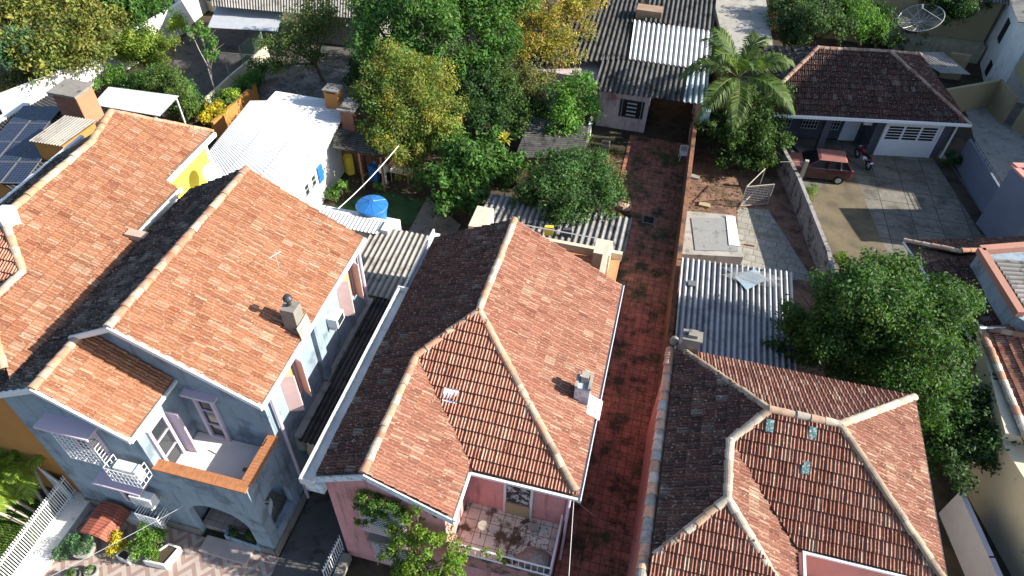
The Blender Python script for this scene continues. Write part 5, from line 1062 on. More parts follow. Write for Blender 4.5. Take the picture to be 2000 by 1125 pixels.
tree('grey_green_tree', 'grey-green leafy tree beside the pale flat roof behind the palm', 'tree', (1535, 95), [(1530, 40, 3.4, 1.2), (1545, 75, 2.4, 1.1), (1525, 10, 4, 1.2)], [(.05, .095, .035), (.065, .115, .04), (.04, .08, .03)], .19, .95)
bush('low_shrub', 'yellow-green shrub against the sunny side of the white boundary wall', 'shrub', [(225, 150, 1.0, .9), (205, 165, .8, .7)], 'fresh', .15, .8)
bush('low_shrub', 'leafy shrub between the white awning and the dark hedge', 'shrub', [(260, 170, .9, 1.0), (235, 175, .7, .7)], 'mid', .15, .9)
# right, near
tree('big_leafy_tree', 'big dark green tree beyond the brown-red hip roof', 'tree', (1745, 720), [(1700, 590, 6.0, 1.4), (1725, 595, 5.6, 1.7), (1650, 575, 5.5, 1.4), (1800, 595, 5.2, 1.6), (1590, 640, 4.2, 1.3), (1765, 680, 4.6, 1.8), (1845, 630, 4.9, 1.35), (1800, 735, 3.6, 1.6), (1690, 660, 4.2, 1.6), (1750, 540, 5.6, 1.1), (1640, 650, 3.6, 1.3), (1565, 650, 3.4, .9), (1555, 640, 3.6, 1.1), (1545, 690, 2.4, 1.0), (1605, 690, 2.6, 1.2), (1660, 715, 2.2, 1.1), (1690, 540, 5.7, 1.0), (1865, 590, 4.6, 1.0), (1710, 720, 3, 1.3), (1620, 600, 4.8, 1.0), (1850, 690, 3.8, 1.2), (1820, 790, 3, 1.2)], [(.035, .085, .018), (.048, .105, .022), (.026, .066, .015), (.065, .125, .026)], .16, 1.0, r0=.25)
tree('shaded_tree', 'dark tree in the passage between the hip roof and the cream wall', 'tree', (1880, 930), [(1895, 845, 2.4, 1.4), (1860, 915, 2.0, 1.1), (1930, 785, 2.6, 1.1), (1870, 780, 2.4, 1.0), (1930, 880, 2.2, 1.0), (1840, 850, 2.0, 1.0), (1965, 850, 2.6, .9), (1880, 690, 2.4, 1.1)], 'dark', .17, 1.0)
# front
vn = thing('climbing_vine', 'lime green climbing vine growing up the front of the pink house', 'vine', (-5.2, 8.6, 0)); b_ = []
for px, py, R, yy in ((800, 1005, .38, 8.95), (772, 1018, .34, 8.95), (830, 1028, .42, 8.9), (795, 1045, .5, 8.75), (845, 1055, .5, 8.75), (765, 1062, .45, 8.75), (870, 1080, .55, 8.6), (820, 1085, .6, 8.5), (780, 1100, .6, 8.45), (890, 1105, .5, 8.55), (850, 1115, .65, 8.3), (800, 1125, .6, 8.3), (755, 1000, .22, 8.98), (815, 985, .2, 9.0), (860, 1040, .25, 8.9), (905, 1085, .3, 8.7)): b_.append((tuple(aty(px, py + 12, yy)), R * .84))
limbs(vn, (-5.2, 8.6, -.05), b_, .045, BARK, 77, .5)
crown(vn, b_, [(.12, .20, .022), (.16, .24, .03), (.085, .16, .02)], .10, .85, name='foliage')
vw = thing('window_ivy', 'ivy hanging over the grille of the pink house window', 'vine', (-6.0, 9.1, 4.6)); b_ = []
for i, (px, py, R) in enumerate(((712, 975, .28), (735, 980, .3), (760, 988, .28), (720, 1000, .22), (778, 1000, .22), (745, 1003, .2), (705, 990, .18), (708, 1018, .18), (760, 1030, .2))):
    c = aty(px, py, 9.0); b_.append((tuple(c), R))
rgv = random.Random(3); b_ += [(tuple(Vector(c) + Vector((rgv.uniform(-.25, .25), rgv.uniform(-.1, .05), rgv.uniform(-.3, .12)))), R * rgv.uniform(.4, .8)) for c, R in b_ for _ in range(3)]
crown(vw, b_, [(.06, .12, .02), (.045, .10, .02), (.09, .16, .025)], .075, .7, name='foliage')
vt = thing('kerb_creeper', 'thin creeper trailing along the terrace kerb of the pink house', 'vine', (-2.2, 9.3, 2.3)); b_ = []
for px, py, R in ((885, 1050, .16), (880, 1030, .12), (920, 1072, .14), (950, 1078, .16), (978, 1085, .2), (985, 1098, .14), (895, 1068, .18), (825, 1012, .14), (850, 1005, .12), (800, 1015, .14)):
    b_.append((tuple(aty(px, py, 9.25)), R))
crown(vt, b_, [(.12, .20, .025), (.09, .15, .025)], .09, .55, name='foliage')

# palms
def frond(parent, c, az, L, el, droop, seed, cols, nl=34, ll=.5, tw=1.0, w=.045):
    rg = np.random.default_rng(seed); c = np.array(c); d = np.array((math.cos(az), math.sin(az), 0)); s_ = np.array((-d[1], d[0], 0)); pts = []; mb = MB()
    for i in range(13):
        t = i / 12; pts.append(c + d * (L * t * math.cos(el) * (1 - .15 * t)) + np.array((0, 0, L * (math.sin(el) * t - droop * t * t))))
    for i in range(12): 
        mb.cc = (.20, .22, .05); mb.tube(pts[i], pts[i + 1], .028 * (1 - i / 13), .028 * (1 - (i + 1) / 13), 4, False)
    for i in range(nl):
        t = .12 + .88 * (i + .5) / nl; k = min(11, int(t * 12)); f = t * 12 - k; p = pts[k] * (1 - f) + pts[k + 1] * f; tg = pts[k + 1] - pts[k]; tg /= np.linalg.norm(tg)
        l = ll * (math.sin(math.pi * min(1, .18 + t * .85)) * .9 + .15) * rg.uniform(.85, 1.1)
        for sg in (-1, 1):
            o = s_ * sg * .75 + tg * .65 + np.array((0, 0, rg.uniform(-.05, .25))); o /= np.linalg.norm(o); m_ = p + o * l * .55; e = p + o * l + np.array((0, 0, -l * rg.uniform(.25, .5)))
            wv = tg * w; cb = cols[rg.integers(0, len(cols))]; q = rg.uniform(.75, 1.2)
            mb.add([p - wv * .3, p + wv * .5, m_ + wv * .6, m_ - wv * .4, e], [(0, 1, 2, 3), (3, 2, 4)], tuple(x * q for x in cb))
    return mb.build('frond', LEAF, parent)
def palm(name, label, base, top, nf, L, cols, seed, r0=.13, ll=.55, dead=0, bark=PALEBARK, w=.045, nl=34, group=None, azr=None):
    base, top = Vector(base), Vector(top); t = thing(name, label, 'palm', tuple(base), group); rg = random.Random(seed); mb = MB()
    m_ = base.lerp(top, .5) + Vector((rg.uniform(-.1, .1), rg.uniform(-.1, .1), 0)); mb.path([base, m_, top], r0, r0 * .8, 9); mb.build('trunk', bark, t)
    for i in range(nf):
        az = 2 * math.pi * i / nf * 1.0 + rg.uniform(-.25, .25); inner = i % 3 == 0
        if azr: az = rg.uniform(*azr)
        frond(t, top + Vector((0, 0, .1)), az, L * rg.uniform(.85, 1.1), (1.05 if inner else .55) + rg.uniform(-.15, .15), (.55 if inner else .62) + rg.uniform(-.1, .15), seed * 31 + i, cols, nl, ll, w=w)
    if dead:
        mb = MB(); rg2 = random.Random(seed)
        for i in range(dead):
            a = rg2.uniform(0, 6.28); p = top - Vector((0, 0, rg2.uniform(.1, .5))); e = p + Vector((math.cos(a) * rg2.uniform(.2, .55), math.sin(a) * rg2.uniform(.2, .55), -rg2.uniform(.7, 1.6))); mb.tube(p, e, .03, .012, 4)
        mb.build('dead_skirt', mat('dry_frond', (.30, .22, .12), .95, .3), t)
    return t
pt = at(1440, 155, 4.9); pbs = at(1408, 300, 0)
palm('feather_palm', 'feather palm with hanging fronds beside the workshop roof', (pbs.x + .3, pbs.y, 0), pt, 15, 5.4, [(.055, .10, .026), (.08, .135, .03), (.11, .155, .035), (.04, .08, .025)], 4, .2, 1.05, dead=60, bark=BARK, w=.07, nl=58)
gcol = [(.16, .25, .03), (.22, .30, .035), (.12, .2, .03)]
for i, (b0, b1, h) in enumerate((((94, 994), (19, 903), 1.9), ((111, 989), (62, 907), 2.0), ((73, 1002), (-20, 935), 2.0), ((58, 1012), (-40, 965), 1.8), ((55, 1027), (-40, 985), 1.6))):
    a = at(*b0, 0); b = at(*b1, h); lab = ('slim palm with lime fronds, tallest of the clump by the white fence', 'slim palm nearest the white fence, its trunk bending to the left', 'slim palm leaning out at the left edge, third from the fence', 'slim palm leaning low over the grass at the left edge', 'shortest leaning palm over the grass at the left edge')[i]
    palm('slim_palm', lab, a, b, 8, 1.9, gcol, 40 + i, .06, .55, w=.05, nl=30, group='slim palms by the white fence')
# star-leaved plants
def rosette(name, label, c, n, L, col, seed, z=0.0, wd=.09, cat='plant'):
    t = thing(name, label, cat, tuple(c)); mb = MB(); rg = random.Random(seed)
    c = Vector(c); mb.cc = (.1, .08, .05)
    if c.z > .2: mb.tube((c.x, c.y, 0), c, .03, n=5)
    else: mb.tube(c, c + Vector((0, 0, .06)), .05, .03, n=6)
    st = mb.build('stem', BARK, t); mb = MB()
    for i in range(n):
        a = rg.uniform(0, 6.28); e = rg.uniform(.2, 1.2); d = Vector((math.cos(a) * math.cos(e), math.sin(a) * math.cos(e), math.sin(e))); s_ = Vector((-d.y, d.x, 0)).normalized() * wd; m_ = c + d * L * .55; tip = c + d * L * rg.uniform(.8, 1.1) - Vector((0, 0, L * .25)); q = rg.uniform(.7, 1.2)
        mb.add([c - s_ * .3, c + s_ * .3, m_ + s_ * .5, m_ - s_ * .5, tip], [(0, 1, 2, 3), (3, 2, 4)], tuple(x * q for x in col))
    mb.build('leaves', LEAF, t); return t
rosette('spiky_plant', 'yellow star-leaved plant standing up among the glossy tree', at(985, 275, 2.9), 26, .75, (.36, .36, .05), 3, wd=.12)
rosette('dry_grass_plume', 'dry straw-coloured grass plume beside the red driveway', at(1190, 325, .1), 40, 1.0, (.40, .30, .17), 5, wd=.03)
for i, (px, py, z, col, lb) in enumerate(((225, 1040, .3, (.30, .3, .03), 0), (75, 1050, .1, (.2, .28, .03), 0), (90, 1010, .1, (.26, .3, .03), 1))):
    if i: rosette('bromeliad', ('yellow-green spiky plant in the grass farther from the white fence', 'yellow-green spiky plant at the foot of the slim palms')[i - 1], at(px, py, z), 22, .45, col, 60 + i, wd=.07)
bush('shrub', 'green tufted shrub behind the chipped wall near the red car', 'shrub', [(1580, 378, .35, .55), (1565, 372, .3, .4)], [(.09, .14, .03), (.13, .18, .04), (.06, .11, .025)], .14, .9, aspect=.25)
bush('shrub', 'dark shrub at the corner of the grey house beside the garage door', 'shrub', [(1858, 312, .5, .6), (1875, 320, .4, .45)], 'dark', .12)
bush('shrub', 'bright green shrub at the foot of the bright white wall', 'shrub', [(668, 372, .5, .55), (650, 382, .4, .4)], 'fresh', .14)
bush('shrub', 'small leafy clump beside the open shed post', 'shrub', [(742, 365, .25, .35)], 'fresh', .12)
bush('flower_bed_shrub', 'purple-flecked shrub beneath the white awning edge', 'shrub', [(340, 225, .8, .7)], [(.09, .12, .04), (.16, .08, .16), (.08, .13, .03)], .12)
bush('bed_plants', 'low mixed plants in the bed between the shed roofs and the driveway', 'plants', [(1165, 320, .3, .7), (1190, 300, .25, .6), (1215, 345, .2, .5), (1200, 375, .25, .5), (1150, 300, .3, .6)], 'brown', .14, .5)
bush('low_plants', 'green plants along the driveway edge near the boulder', 'plants', [(1205, 425, .2, .4), (1215, 385, .2, .35)], 'olive', .12, .6)
bush('shaded_undergrowth', 'dark undergrowth between the glossy tree and the shed roof', 'undergrowth', [(1000, 340, .8, 1.0), (870, 400, .6, 1.0), (1030, 330, .9, .8), (960, 280, 1, 1.0), (885, 260, 1.0, 1.2), (1060, 250, 1, .9)], 'dark', .17, .7)
bush('shaded_undergrowth', 'shaded undergrowth behind the satellite dish', 'undergrowth', [(1750, 65, .8, 1.2), (1790, 80, .7, 1.0), (1720, 85, .7, 1.0), (1830, 85, .6, .8)], 'dark', .17, .7)
# pruned twig heap
tw = MB(); rg = random.Random(5); c = at(855, 445, 0)
for i in range(90):
    a, e = rg.uniform(0, 6.28), rg.uniform(-.1, .9); l = rg.uniform(.3, .9); p = c + Vector((rg.uniform(-.3, .3), rg.uniform(-.3, .3), rg.uniform(0, .35))); tw.tube(p, p + Vector((math.cos(a) * math.cos(e), math.sin(a) * math.cos(e), math.sin(e))) * l, .012, .006, 3)
one('twig_heap', tw, PALEBARK, 'heap of pruned dry twigs behind the pale lean-to roof', 'twigs')
# grass
def grass(name, poly, n, h, cols, seed, label, z=0.0):
    r = np.random.default_rng(seed); P = np.array([tuple(p)[:2] for p in poly]); lo, hi = P.min(0), P.max(0); pts = []
    while len(pts) < n:
        q = r.uniform(lo, hi); ins = False; k = len(P)
        for i in range(k):
            a, b = P[i], P[i - 1]
            if (a[1] > q[1]) != (b[1] > q[1]) and q[0] < (b[0] - a[0]) * (q[1] - a[1]) / (b[1] - a[1]) + a[0]: ins = not ins
        if ins: pts.append(q)
    mb = MB()
    for q in pts:
        a = r.uniform(0, 6.28); l = h * r.uniform(.6, 1.4); w_ = .018; dx, dy = math.cos(a), math.sin(a); k = r.uniform(.75, 1.25); c = cols[r.integers(0, len(cols))]; ln = l * .6
        mb.add([(q[0] - dy * w_, q[1] + dx * w_, z), (q[0] + dy * w_, q[1] - dx * w_, z), (q[0] + dx * ln, q[1] + dy * ln, z + l)], [(0, 1, 2)], tuple(x * k for x in c))
    return tag(mb.build(name, LEAF), label, 'grass', None, 'stuff')
grass('grass', [xy(0, 1125), xy(-60, 1000), xy(40, 980), xy(110, 985), xy(60, 1060), xy(10, 1125)], 9000, .10, [(.09, .17, .03), (.13, .21, .04), (.16, .24, .06)], 3, 'short bright grass under the slim palms')
grass('weeds', [xy(1628, 500), xy(1650, 490), xy(1662, 520), xy(1645, 528)], 500, .14, [(.16, .25, .03), (.12, .2, .03)], 4, 'lime green weeds at the end of the chipped wall')
ground('green_court', [xy(690, 385), xy(760, 375), xy(835, 395), xy(800, 440), xy(640, 410)], .012, mat('mossy_green_floor', (.025, .07, .022), .9, .35, 2, col2=(.015, .03, .012), c2=(1.5, .5, .65), bump=.3))
ground('garden_path', [xy(835, 385), xy(900, 440), xy(880, 470), xy(790, 465)], .014, CONC)

def litter(name, poly, n, cols, seed, label, z, size=.10):
    r = np.random.default_rng(seed); P = np.array([tuple(p)[:2] for p in poly]); lo, hi = P.min(0), P.max(0); pts = []
    while len(pts) < n:
        q = r.uniform(lo, hi); ins = False; k = len(P)
        for i in range(k):
            a, b = P[i], P[i - 1]
            if (a[1] > q[1]) != (b[1] > q[1]) and q[0] < (b[0] - a[0]) * (q[1] - a[1]) / (b[1] - a[1]) + a[0]: ins = not ins
        if ins and r.random() < .35 + .65 * (math.sin(q[0] * 1.7) * math.sin(q[1] * 1.3 + 1) > -.1): pts.append(q)
    mb = MB()
    for q in pts:
        a = r.uniform(0, 6.28); s_ = size * r.uniform(.4, 1.2); dx, dy = math.cos(a) * s_, math.sin(a) * s_; c = cols[r.integers(0, len(cols))]; k = r.uniform(.6, 1.3); zz = z + r.uniform(.004, .03)
        mb.add([(q[0] - dx, q[1] - dy, zz), (q[0] - dy * .45, q[1] + dx * .45, zz + .012), (q[0] + dx, q[1] + dy, zz), (q[0] + dy * .45, q[1] - dx * .45, zz + .008)], [(0, 1, 2, 3)], tuple(x * k for x in c))
    return tag(mb.build(name, LEAF), label, 'leaves', None, 'stuff')
dry = [(.16, .10, .04), (.20, .14, .05), (.10, .07, .035), (.09, .10, .03), (.24, .19, .06)]
litter('leaf_litter', [(2.5, 31.8), (7.5, 33.5), (7, 39), (2.5, 38)], 600, dry, 1, 'dry leaves and grit on the reddish yard soil', .0)
litter('leaf_litter', [xy(500, 195), xy(700, 195), xy(730, 120), xy(520, 100)], 900, dry, 2, 'dry leaves on the worn concrete yard', .014)
litter('leaf_litter', [(-7, 27.5), (-1.7, 27.5), (-1.7, 38), (-7, 38)], 1500, dry, 3, 'dry leaves under the trees beside the red driveway', -.03)
litter('leaf_litter', [(1.5, 12), (2.05, 12), (2.05, 37), (1.3, 37)], 420, [(.10, .12, .03), (.14, .10, .04), (.07, .09, .025)], 4, 'moss tufts and leaves along the wall foot of the red driveway', .02, .07)
litter('leaf_litter', [(-1.5, 30), (2, 30), (2, 38), (-1.5, 38)], 260, dry, 6, 'scattered leaves at the shaded end of the red driveway', .02, .07)
litter('leaf_litter', [(-2.2, 9.6), (-.8, 9.6), (-.8, 11.2), (-1.9, 11.2)], 260, [(.06, .045, .03), (.10, .07, .04), (.14, .10, .06)], 5, 'dark leaf debris on the terrace of the pink house', 2.08, .04)
litter('leaf_litter', [(-25, 20), (-12, 24), (-12, 45), (-34, 45)], 2500, dry, 7, 'dry leaves on the back yard soil', -.03)

# ================================================================ FRONT GARDEN
PATIO = mat('patio_base', (.4, .3, .25))
def patio_mat():
    m = mat('red_white_patio', (.5, .3, .26), .8, .15, 2, bump=.1); N = m.node_tree.nodes; L = m.node_tree.links
    tc = N.new('ShaderNodeTexCoord'); sx = N.new('ShaderNodeSeparateXYZ'); L.new(tc.outputs['Object'], sx.inputs[0])
    def mth(op, a, b=None):
        n = N.new('ShaderNodeMath'); n.operation = op
        for i, q in enumerate((a, b)):
            if q is None: continue
            if isinstance(q, (int, float)): n.inputs[i].default_value = q
            else: L.new(q, n.inputs[i])
        return n.outputs[0]
    x, y = mth('MULTIPLY', sx.outputs[0], 1 / .38), mth('MULTIPLY', sx.outputs[1], 1 / .38)
    z = mth('PINGPONG', x, 1.0); v = mth('FRACT', mth('ADD', mth('MULTIPLY', y, .8), z))
    st = mth('LESS_THAN', v, .5); mx = N.new('ShaderNodeMix'); mx.data_type = 'RGBA'; L.new(st, mx.inputs[0])
    mx.inputs[6].default_value = (.24, .165, .145, 1); mx.inputs[7].default_value = (.33, .285, .255, 1)
    vm = [n for n in N if n.type == 'VECT_MATH'][0]; L.new(mx.outputs[2], vm.inputs[0]); return m
ground('patio', [(-17.9, 8.5), (-10.1, 8.5), (-10.1, 3), (-18.6, 3)], .015, patio_mat())
pk = MB(); a, b = Vector((*xy(180, 945), 0)), Vector((*xy(40, 1140), 0))
one('white_kerb_wall', wall_line([xy(182, 960), xy(45, 1150)], .75, 0, .35), WHITE, 'broad low white wall under the white picket fence', 'wall')
ff = thing('white_picket_fence', 'white iron picket fence on the low white wall beside the palms', 'fence', tuple(at(100, 1050)))
a, b = at(160, 945, .36), at(15, 1145, .36)
n = 46; rl = MB()
for z in (.12, 1.0): rl.bar(a + Vector((0, 0, z)), b + Vector((0, 0, z)), .05)
rl.build('rail', WHITE_PLAIN, ff)
pk = MB()
for i in range(n): p = a.lerp(b, i / (n - 1)); pk.tube(p, p + Vector((0, 0, 1.15)), .022, n=5); pk.tube(p + Vector((0, 0, 1.15)), p + Vector((0, 0, 1.22)), .03, .004, n=5)
pk.build('pickets', WHITE_PLAIN, ff)
f2 = thing('white_fence', 'short white picket fence between the grey passage and the pink house', 'fence', tuple(at(655, 1110)))
a, b = at(672, 1075, 0), at(640, 1140, 0); rl = MB()
for z in (.2, 1.0): rl.bar(a + Vector((0, 0, z)), b + Vector((0, 0, z)), .04)
rl.build('rail', WHITE_PLAIN, f2); pk = MB()
for i in range(12): p = a.lerp(b, i / 11); pk.tube(p, p + Vector((0, 0, 1.2)), .018, n=5)
pk.build('pickets', WHITE_PLAIN, f2)
sb = MB(); p0, p1 = at(685, 1085, 0), at(640, 1150, 0); 
one('dark_kerb_wall', wall_line([xy(680, 1090), xy(655, 1150)], .3, 0, .4), CONC, 'stained kerb wall under the short white fence', 'wall')
# small tiled shelter, air conditioners
GS = thing('meter_shelter', 'small terracotta roofed shelter in front of the blue house', 'shelter', tuple(at(205, 1030)))
c = at(203, 1020, .7); mb = MB(); mb.box(c.x - .45, c.y - .35, 0, c.x + .45, c.y + .35, .62); mb.build('wall', CONC_L, GS)
RT = mat('terracotta_sheet', (0.252, 0.0805, 0.0525), .7, .15, 3)
for sx, nm in ((-1, 'roof'),):
    mb = MB(); prof = [(c.x - .65, .62), (c.x - .38, .98), (c.x, 1.06), (c.x + .38, .98), (c.x + .65, .62), (c.x + .6, .58), (c.x + .35, .92), (c.x, 1.0), (c.x - .35, .92), (c.x - .6, .58)]
    mb.extr(prof, 'y', c.y - .62, c.y + .62)
    for i in range(12): y = c.y - .58 + i * .105; mb.path([(c.x - .65, y, .63), (c.x - .38, y, .995), (c.x, y, 1.075), (c.x + .38, y, .995), (c.x + .65, y, .63)], .016, n=4)
    mb.build('roof', RT, GS)
def aircon(name, label, c, yaw=0.0, cage_=True):
    t = thing(name, label, 'air conditioner', tuple(c)); c = Vector(c); mb = MB(); mb.box(c.x - .4, c.y - .16, c.z, c.x + .4, c.y + .16, c.z + .55); mb.build('case', WHITE_PLAIN, t, bevel=.02)
    mb = MB(); 
    for r in (.09, .16, .22):
        for i in range(20): a0, a1 = 2 * math.pi * i / 20, 2 * math.pi * (i + 1) / 20; mb.tube((c.x - .1 + r * math.cos(a0), c.y - .17, c.z + .28 + r * math.sin(a0)), (c.x - .1 + r * math.cos(a1), c.y - .17, c.z + .28 + r * math.sin(a1)), .008, n=3)
    mb.build('fan_grille', STEEL, t)
    if cage_:
        mb = MB(); x0, x1, y0, y1, z0, z1 = c.x - .55, c.x + .55, c.y - .3, c.y + .2, c.z - .08, c.z + .68
        for z in (z0, z0 + .25, z0 + .5, z1): mb.tube((x0, y0, z), (x1, y0, z), .014, n=4); mb.tube((x0, y0, z), (x0, y1, z), .014, n=4); mb.tube((x1, y0, z), (x1, y1, z), .014, n=4)
        for i in range(8): x = x0 + (x1 - x0) * i / 7; mb.tube((x, y0, z0), (x, y0, z1), .012, n=4)
        for i in range(4): y = y0 + (y1 - y0) * i / 3; mb.tube((x0, y, z0), (x0, y, z1), .012, n=4); mb.tube((x1, y, z0), (x1, y, z1), .012, n=4)
        mb.build('cage', WHITE_PLAIN, t)
    for x in (-.3, .3): mb = MB(); mb.box(c.x + x - .02, c.y - .2, c.z - .05, c.x + x + .02, 8.6, c.z); mb.build('bracket', STEEL, t)
    return t
aircon('air_conditioner', 'caged white air conditioner on the blue wall below the balcony', aty(252, 918, 8.25) - Vector((0, 0, .3)))
aircon('air_conditioner', 'uncaged white air conditioner above the ground floor window of the blue house', aty(280, 972, 8.25) - Vector((0, 0, .35)), cage_=False)
mb = MB(); c = atx(655, 622, -10.1); mb.box(-10.3, c.y - .3, c.z - .2, -9.88, c.y + .3, c.z + .25); t = thing('window_air_conditioner', 'white box air conditioner on the side wall of the blue house', 'air conditioner', (-10.1, c.y, c.z)); mb.build('case', WHITE_PLAIN, t, bevel=.02)
mb = MB(); mb.box(-9.885, c.y - .22, c.z - .13, -9.87, c.y + .22, c.z + .18); mb.build('vent', GLASS, t); mb = MB(); mb.box(-10.3, c.y - .28, c.z - .35, -10.0, c.y - .24, c.z - .2); mb.build('bracket', STEEL, t)
# planters
def planter(name, label, pxs, h, m, plants):
    q = [at(*p, h) for p in pxs]; cx = sum(q, Vector()) / len(q); t = thing(name, label, 'planter', (cx.x, cx.y, 0)); mb = MB()
    inn = [cx + (p - cx) * .82 for p in q]; k = len(q)
    vs = [(p.x, p.y, 0) for p in q] + [(p.x, p.y, h) for p in q] + [(p.x, p.y, h) for p in inn] + [(p.x, p.y, h - .12) for p in inn]
    fs = []
    for i in range(k):
        j = (i + 1) % k
        for a in range(3): fs.append((a * k + i, a * k + j, (a + 1) * k + j, (a + 1) * k + i))
    fs.append(tuple(range(3 * k, 4 * k))); mb.add(vs, fs); mb.build('box', m, t)
    mb = MB(); mb.prism([(p.x, p.y) for p in inn], h - .11, h - .06); mb.build('soil', SOIL, t); return t
planter('planter_box', 'long white planter box holding the bright green bush', [(278, 1095), (320, 1105), (352, 1068), (330, 1060)], .4, WHITE, 0)
bush('potted_bush', 'bright green bush in the long white planter box', 'bush', [(292, 1052, .75, .62), (305, 1075, .6, .4), (270, 1070, .6, .35)], [(.10, .2, .03), (.13, .24, .035), (.07, .15, .025)], .10)
planter('planter_box', 'small white planter at the yellow bush', [(225, 1085), (247, 1096), (258, 1080), (238, 1070)], .35, WHITE, 0)
bush('potted_bush', 'bright yellow small bush beside the terracotta shelter', 'bush', [(222, 1060, .55, .36), (236, 1068, .5, .25)], 'gold', .09)
def pot(label, px, r, h, m, pal=None, hh=.3):
    c = at(*px, 0); t = thing('flower_pot', label, 'pot', (c.x, c.y, 0)); mb = MB()
    mb.lathe(c, [(r * .7, 0), (r * .95, h * .6), (r * 1.05, h), (r * .85, h), (r * .8, h - .08), (0.001, h - .08)], 18); mb.build('pot', m, t, False)
    if pal: crown(t, [((c.x, c.y, h + hh * .5), hh)], pal, .09, 1.2, name='plant')
pot('big round grey pot with a green plant beside the shelter', (173, 1080), .38, .5, CONC_L, 'teal', .45)
pot('round concrete pot at the bottom edge left of the yellow bush', (185, 1122), .22, .35, CONC_L, 'fresh', .15)
pot('dark round pot at the bottom left corner of the patio', (150, 1130), .24, .3, CONC, 'mid', .2)
bush('potted_shrub', 'sprawling blue-green shrub at the left end of the patio', 'shrub', [(130, 1075, .5, .4), (150, 1068, .5, .3), (115, 1085, .4, .25)], 'teal', .09, .4)
planter('porch_planter', 'grey planter trough under the arched porch', [(437, 1045), (505, 1068), (512, 1055), (445, 1030)], .5, BLUE, 0)
bush('porch_plants', 'low green plants in the grey porch trough', 'plants', [(455, 1036, .65, .22), (485, 1047, .65, .2)], 'dark', .09)
wb_ = MB(); c = aty(245, 1000, 8.35); wb_.box(c.x - .2, 8.25, .02, c.x + 1.3, 8.5, .55); one('white_ledge', wb_, WHITE, 'white low bench ledge against the blue front wall', 'bench')
# sunken pale blue gate beside the palms
gt_ = thing('driveway_gate', 'pale blue sheet gate with bars between the palms and the ochre wall', 'gate', tuple(at(90, 950)))
a, b = at(60, 900, 1.5), at(118, 945, 1.5); mb = MB(); d = (b - a); n2 = Vector((-d.y, d.x, 0)).normalized() * .03
mb.prism([(a.x, a.y), (b.x, b.y), (b.x + n2.x, b.y + n2.y), (a.x + n2.x, a.y + n2.y)], .1, 1.6); mb.build('sheet', mat('pale_blue_sheet', (.40, .52, .58), .5, .1), gt_)
mb = MB()
for i in range(12): p = a.lerp(b, i / 11); mb.tube((p.x, p.y - .05, .05), (p.x, p.y - .05, 1.9), .015, n=4)
mb.build('bars', WHITE_PLAIN, gt_)
one('ochre_side_wall', wall_line([(-18.1, 9.6), (-18.3, 8.9)], .2, 0, 2), OCHRE, 'short ochre wall beside the blue house front', 'wall')
# porch chair
def chair(label, c, yaw, m, group=None):
    t = thing('plastic_chair', label, 'chair', tuple(c), group); c = Vector(c); R_ = Matrix.Rotation(yaw, 3, 'Z')
    def L3(x, y, z): return c + R_ @ Vector((x, y, z))
    def bx(mb, x0, y0, z0, x1, y1, z1): 
        b = len(mb.v); mb.box(x0, y0, z0, x1, y1, z1)
        for i in range(b, len(mb.v)): mb.v[i] = tuple(L3(*mb.v[i]))
    mb = MB(); bx(mb, -.23, -.22, .42, .23, .22, .45); mb.build('seat', m, t)
    mb = MB()
    for i in range(5): bx(mb, -.2 + i * .09, .2, .45, -.16 + i * .09, .23, .85)
    bx(mb, -.23, .2, .82, .23, .24, .90); bx(mb, -.25, .19, .45, -.21, .24, .88); bx(mb, .21, .19, .45, .25, .24, .88); mb.build('backrest', m, t)
    for sx in (-1, 1):
        mb = MB(); bx(mb, sx * .25 - .025, -.2, .62, sx * .25 + .025, .22, .65); bx(mb, sx * .25 - .02, -.2, .43, sx * .25 + .02, -.16, .62); mb.build('armrest', m, t)
        for sy in (-1, 1): mb = MB(); mb.tube(L3(sx * .24, sy * .22, 0), L3(sx * .2, sy * .19, .43), .022, .03, 6); mb.build('leg', m, t)
    return t
WPL = mat('white_plastic', (.72, .72, .70), .4, .05, bump=0)
chair('white plastic chair standing at the shaded end of the driveway', at(1333, 312, 0), .2, WPL)
chair('white plastic chair inside the porch of the blue house', (-11.1, 9.7, .32), -1.2, WPL)
# terrace things
tt = thing('garden_stool', 'small pale round metal stool on the terrace', 'stool', (-3.1, 10.35, 2.08)); c = OFF[tt]
mb = MB(); mb.lathe(c, [(.001, .5), (.17, .5), (.18, .52), (.15, .54), (.001, .54)], 16); mb.build('seat', PALEBARK, tt)
for i in range(3): a = i * 2.1 + .4; mb = MB(); mb.tube(c + Vector((.08 * math.cos(a), .08 * math.sin(a), .5)), c + Vector((.22 * math.cos(a), .22 * math.sin(a), 0)), .015, n=5); mb.build('leg', IRON, tt)
mb = MB(); rg = random.Random(9); c = Vector((-1.15, 9.85, 2.08)); vs = [(c.x, c.y, c.z + .42)]; K = 14
for ring, (rr, z) in enumerate(((.22, .36), (.42, .16), (.55, 0))):
    for i in range(K): t_ = 2 * math.pi * i / K; q = rr * rg.uniform(.8, 1.15); vs.append((c.x + q * 1.15 * math.cos(t_), c.y + q * .85 * math.sin(t_), c.z + max(0, z + rg.uniform(-.05, .05) * (ring < 2))))
fs = [(0, 1 + i, 1 + (i + 1) % K) for i in range(K)]
for r_ in range(2): fs += [(1 + r_ * K + i, 1 + (r_ + 1) * K + i, 1 + (r_ + 1) * K + (i + 1) % K, 1 + r_ * K + (i + 1) % K) for i in range(K)]
mb.add(vs, fs); one('rubble_sack', mb, mat('grey_sack', (.26, .22, .19), .95, .15, 3), 'slumped grey sack in the corner of the terrace', 'sack')
